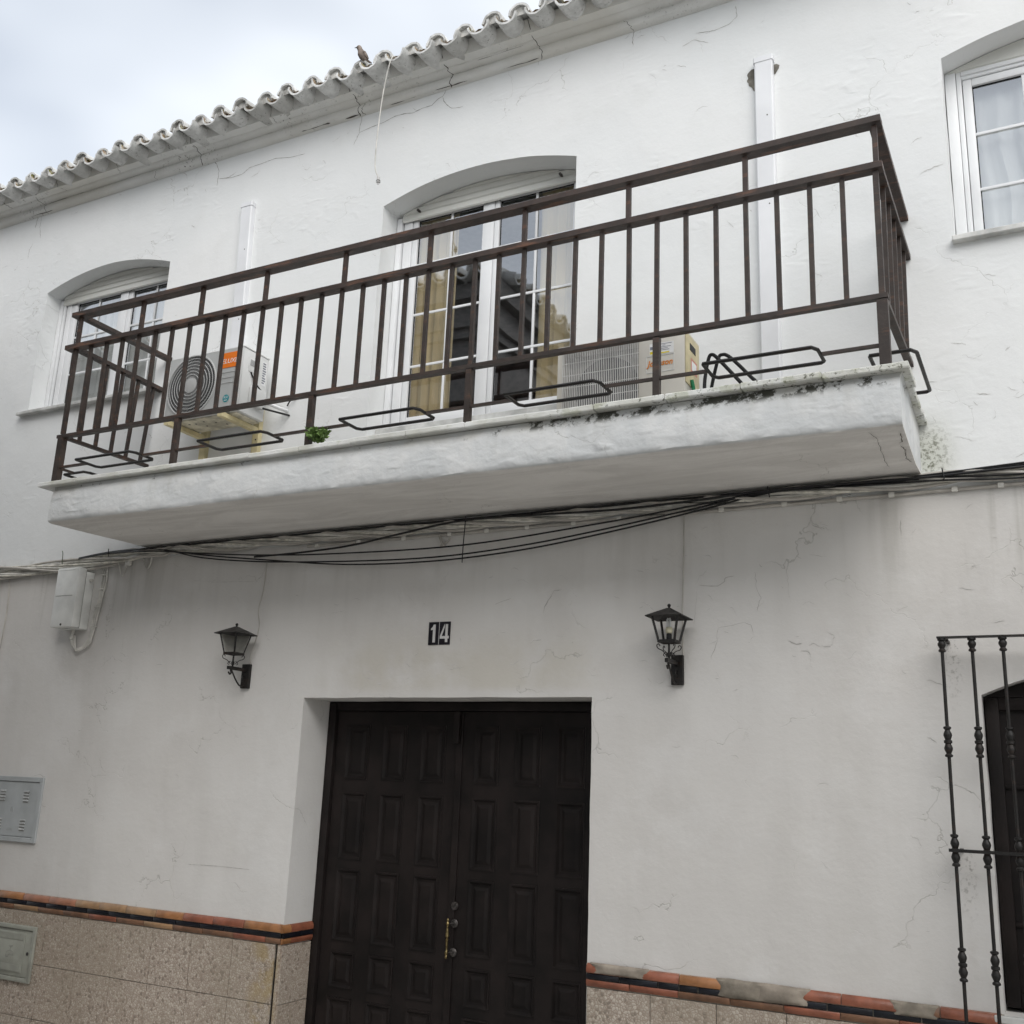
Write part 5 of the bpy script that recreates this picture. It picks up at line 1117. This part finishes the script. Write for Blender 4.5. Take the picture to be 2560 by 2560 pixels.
# small wires on the wall
cable('wire', [(-1.983, -.006, 3.29), (-1.986, -.005, 3.0), (-1.993, -.006, 2.70), (-1.990, -.006, 2.43)], .0035, 'cable_painted', 'thin painted wire running straight down to the lantern with bare bulb', cat='wire')
cable('wire', [(-5.282, -.006, 3.20), (-5.293, -.006, 2.984), (-5.32, -.006, 2.843), (-5.298, -.006, 2.72), (-5.318, -.008, 2.60), (-5.350, -.008, 2.50), (-5.340, -.008, 2.43)], .0035, 'cable_painted', 'thin painted wire wandering down to the lantern with frosted panes', cat='wire')
cable('wire', [(-8.235, -.006, 3.27), (-8.20, -.006, 3.0), (-8.20, -.006, 2.713), (-8.215, -.006, 2.5), (-8.21, -.006, 2.2)], .005, 'cable_painted', 'painted wire dropping from the bundle beyond the junction box', cat='wire')
# wire dangling from the eave
wr = tag(empty('hanging_wire', (-4.3, -.36, 6.0)), 'white cable with a connector dangling from a roof tile', 'cable')
MB().tube(spline([(-4.195, -.31, 7.088), (-4.200, -.355, 7.092), (-4.208, -.376, 7.072), (-4.235, -.374, 6.99), (-4.276, -.36, 6.80), (-4.306, -.345, 6.56), (-4.322, -.335, 6.32), (-4.318, -.33, 6.16), (-4.284, -.33, 6.065)], 6), .0046, 6).build('lead', 'cable_white', wr, True)
MB().lathe((-4.280, -.33, 0), [(.007, 6.068), (.013, 6.064), (.013, 6.040), (.016, 6.038), (.016, 6.022), (.007, 6.020), (.006, 6.005)], 10).build('connector', 'wire_white', wr, True); MB().lathe((-4.280, -.33, 0), [(.0165, 6.037), (.0165, 6.030)], 10).build('connector_ring', 'rubber', wr)

# ------------------------------------------------------------------ cabinets in the wall
mc = tag(empty('meter_cabinet', (-7.71, 0, 1.03)), 'flat grey metal cabinet door with four louvre groups in the wall', 'cabinet')
b = MB(); 
for (a, c, p, q) in ((-8.030, -7.992, 1.035, 1.545), (-7.428, -7.390, 1.035, 1.545), (-7.9915, -7.4285, 1.035, 1.073), (-7.9915, -7.4285, 1.507, 1.545)): b.box(a, c, -.020, -.0005, p, q, b=.003)
b.build('frame', 'cabinet_grey', mc); dr = MB().box(-7.988, -7.432, -.013, -.0005, 1.077, 1.503, b=.002).build('door', 'cabinet_grey', mc)
for x in (-7.855, -7.570):
    for z in (1.395, 1.172):
        for k in range(4):
            zz = z+.034-.0235*k; MB().box(x-.031, x+.031, -.0205, -.0132, zz-.0065, zz+.0065, b=.002).build('louvre', 'cabinet_line', mc); MB().box(x-.031, x+.031, -.0142, -.0131, zz-.0165, zz-.0068).build('louvre_shade', 'box_seam', mc)  # dark strips stand in for the shadow between the louvres
tri = MB()
for (a, c) in (((-7.735, 1.268), (-7.695, 1.268)), ((-7.695, 1.268), (-7.715, 1.305)), ((-7.715, 1.305), (-7.735, 1.268))): tri.bar((a[0], -.0142, a[1]), (c[0], -.0142, c[1]), .002, .0028, (0, 1, 0))
tri.build('warning_symbol', 'cabinet_line', mc); text('C.P.M.', 'lettering', -7.715, 1.128, -.0138, .030, 'cabinet_line', mc, 1, 0, .0006)
wc = tag(empty('water_meter_box', (-7.45, 0, .02)), 'small grey-green meter box with tap symbol set in the terrazzo dado', 'meter box')
b = MB()
for (a, c, p, q) in ((-7.700, -7.668, .018, .425), (-7.235, -7.203, .018, .425), (-7.6675, -7.2355, .018, .050), (-7.6675, -7.2355, .393, .425)): b.box(a, c, -.036, -.017, p, q, b=.004)
b.build('frame', 'waterbox_grey', wc, True); MB().box(-7.664, -7.239, -.026, -.0175, .054, .389, b=.002).build('door', 'waterbox_grey', wc, True)
MB().box(-7.620, -7.315, -.034, -.0265, .080, .372, b=.004).build('raised_panel', 'waterbox_grey', wc, True)
for z in (.318, .092): MB().box(-7.612, -7.323, -.037, -.0345, z, z+.045, b=.001).build('panel_band', 'waterbox_grey', wc)
MB().lathe((-7.272, -.0265, .225), [(.013, 0), (.013, -.003), (.009, -.005)], 14, 'y').build('keyhole', 'dull_bronze', wc); MB().box(-7.275, -7.269, -.0325, -.0317, .216, .232).build('key_slot', 'fan_dark', wc)
tap = MB(); 
for pts in ([(-7.505, .205), (-7.50, .225), (-7.475, .232), (-7.44, .232), (-7.425, .222), (-7.425, .205), (-7.445, .203), (-7.46, .21), (-7.475, .203), (-7.482, .185), (-7.505, .185), (-7.505, .205)], [(-7.462, .234), (-7.462, .262)], [(-7.482, .262), (-7.442, .262)], [(-7.482, .270), (-7.442, .270)]): tap.tube([(x, -.0348, z) for x, z in pts], .0016, 5)
tap.build('tap_symbol', 'box_seam', wc)

# ------------------------------------------------------------------ weeds
def leaf_plant(name, base, n, spread, hgt, size, material, label, seed):
    t = tag(empty(name, base), label, 'plant'); rg = random.Random(seed); stems = MB(); lv = MB(); B = Vector(base)
    for k in range(n):
        a = rg.uniform(0, 2*math.pi); tip = B+Vector((math.cos(a)*spread*rg.uniform(.3, 1), math.sin(a)*spread*.6*rg.uniform(.3, 1), hgt*rg.uniform(.35, 1)))
        midp = B.lerp(tip, .5)+Vector((0, 0, hgt*.12)); sp = spline([B, midp, tip], 4); stems.tube(sp, .0016, 4)
        for q in sp[2:]:
            for _ in range(3):
                d = Vector((rg.uniform(-1, 1), rg.uniform(-1, 1), rg.uniform(-.2, 1))).normalized(); s_ = size*rg.uniform(.6, 1.2); w_ = d.cross(Vector((rg.uniform(-1, 1), rg.uniform(-1, 1), rg.uniform(-1, 1)))).normalized()*s_*.36
                p = q; lv.add([p, p+d*s_*.4+w_, p+d*s_, p+d*s_*.4-w_], [(0, 1, 2, 3)])
    stems.build('stem', material, t); lv.build('leaves', material, t); return t
leaf_plant('weed', (-4.165, -.90, 3.738), 22, .115, .100, .034, 'leaf_green', 'small bright green weed sprouting on the balcony edge at a railing post', 5)
leaf_plant('weed', (-7.440, -.03, 2.99), 7, .055, .09, .045, 'leaf_dark', 'dark leafy weed growing out behind the junction box', 9)
cable('twig', [(-7.50, -.05, 3.25), (-7.505, -.06, 3.33), (-7.50, -.07, 3.40), (-7.512, -.07, 3.43)], .003, 'leaf_dark', 'dry thin twig standing up from the cable bundle', cat='twig')

# ------------------------------------------------------------------ sparrow on the eave
bd = tag(empty('bird', (-4.53, -.34, 7.155)), 'small grey-brown bird perched on the roof tile edge', 'bird')
ax_ = [(Vector((-4.462, -.30, 7.128)), .006), (Vector((-4.487, -.315, 7.145)), .010), (Vector((-4.507, -.328, 7.163)), .023), (Vector((-4.523, -.338, 7.185)), .033), (Vector((-4.534, -.345, 7.210)), .033), (Vector((-4.541, -.350, 7.230)), .024), (Vector((-4.546, -.354, 7.244)), .020), (Vector((-4.551, -.358, 7.258)), .021), (Vector((-4.554, -.361, 7.272)), .015), (Vector((-4.555, -.362, 7.279)), .003)]
MB().tube([p for p, _ in ax_], [q for _, q in ax_], 14).build('body', 'feather', bd, True)
MB().tube([(-4.567, -.368, 7.259), (-4.584, -.378, 7.255)], [.006, .001], 8).build('beak', 'fan_dark', bd)
for s_ in (-1, 1):
    MB().tube([(-4.525+.018*s_, -.338-.014*s_*.3, 7.168), (-4.524+.018*s_, -.342, 7.146)], .0025, 5).build('leg', 'fan_dark', bd)
    MB().lathe((-4.560+.006*s_, -.372+.018*max(0, s_), 7.264), [(.001, -.002), (.0028, 0), (.001, .002)], 8, 'y').build('eye', 'fan_dark', bd)
MB().tube([(-4.505, -.352, 7.205), (-4.490, -.345, 7.180), (-4.470, -.330, 7.150)], [.016, .014, .003], 8).build('wing', 'feather', bd, True); MB().tube([(-4.548, -.318, 7.205), (-4.525, -.312, 7.180), (-4.485, -.300, 7.150)], [.012, .012, .003], 8).build('wing', 'feather', bd, True)

bd.location.z += .030

# ------------------------------------------------------------------ the house across the street (mirrored in the window panes)
oh = tag(empty('house', (-10, -7.5, GZ)), 'corner house across the street coloured as if in shade, with tiled eaves, mirrored in the balcony window', 'house')
wx, wy, ez = -5.80, -3.60, 7.50
ow = MB(); ow.box(-17, wx, -13, wy, GZ-.02, ez); ow.build('wall', 'far_shaded_plaster', oh)
for i, (h0, h1, p) in enumerate(((ez-.62, ez-.50, .07), (ez-.498, ez-.36, .13), (ez-.358, ez-.18, .10), (ez-.178, ez+.02, .22))):
    c_ = MB(); c_.box(-17, wx+p, wy+.001, wy+p, h0, h1); c_.box(wx+.001, wx+p-.001, -13, wy, h0, h1); c_.build('cornice', 'far_shaded_plaster', oh)
arch = MB()
for rr, dp in ((.95, .10), (.80, .06)):
    pts = [(-8.2+rr*math.cos(math.pi*k/20), wy+dp*.5, 5.0+rr*.75*math.sin(math.pi*k/20)) for k in range(21)]; arch.tube(pts, .055, 6)
arch.build('arch_moulding', 'far_shaded_plaster', oh); MB().box(-8.8, -7.6, wy+.002, wy+.02, 3.9, 5.4).build('window', 'dark_wood', oh)
rb = MB(); ov = .02
rb.add([(wx+ov, wy+ov, ez+.08), (-17, wy+ov, ez+.08), (-17, -8.3, ez+1.4), (-10.5, -8.3, ez+1.4), (wx+ov, -13, ez+.08)], [(0, 3, 2, 1), (0, 4, 3)]); orf = rb.build('roof', 'far_shaded_plaster', oh)
for k in range(34):
    x = wx+.1-.30*k; place(pans[k % 5], 'roof_tile', orf, (x, wy+.36, ez+.12), (R(12), 0, R(180))).scale = (1.2, 1.2, 1.2)
    place(covers[k % 5], 'roof_tile', orf, (x-.15, wy+.34, ez+.10), (R(12), 0, R(180))).scale = (1.2, 1.2, 1.3)
for k in range(28):
    y = wy-.05-.30*k; place(pans[k % 5], 'roof_tile', orf, (wx+.36, y, ez+.12), (R(12), 0, R(90))).scale = (1.2, 1.2, 1.2)
    place(covers[k % 5], 'roof_tile', orf, (wx+.34, y-.15, ez+.10), (R(12), 0, R(90))).scale = (1.2, 1.2, 1.3)

# ------------------------------------------------------------------ unseen house behind the photographer, added to shade the lower facade
bh = tag(empty('house', (4, -11, GZ)), 'plain white two-storey house added out of view to shade the lower wall', 'house')
hx0, hx1, hy, hz = -2.4, 13.0, -8.8, 7.6
MB().box(hx0, hx1, -16, hy, GZ-.02, hz).build('wall', 'far_plaster', bh)
MB().box(hx0-.15, hx1+.15, -16.1, hy+.18, hz+.001, hz+.12).build('cornice', 'mortar', bh)
for x in (0.4, 4.2, 8.0):
    w_ = MB().box(x, x+1.2, hy+.002, hy+.05, 4.4, 5.9).build('window', 'pvc_white', bh); MB().box(x+.08, x+1.12, hy+.051, hy+.056, 4.48, 5.82).build('pane', 'dark_wood', w_); MB().box(x-.1, x+1.3, hy+.002, hy+.14, 4.3, 4.398).build('sill', 'marble_sill', w_)
d_ = MB().box(5.6, 6.9, hy+.002, hy+.05, GZ+.01, 2.0).build('door', 'dark_wood', bh); MB().box(6.72, 6.76, hy+.051, hy+.10, .55, .75).build('handle', 'brass', d_)
rb = MB(); rb.add([(hx0-.2, hy+.25, hz+.13), (hx1+.2, hy+.25, hz+.13), (hx1+.2, -12.4, hz+1.1), (hx0-.2, -12.4, hz+1.1), (hx1+.2, -16.2, hz+.13), (hx0-.2, -16.2, hz+.13)], [(0, 1, 2, 3), (3, 2, 4, 5), (0, 3, 5), (1, 4, 2)]); rb.build('roof', TILE, bh)
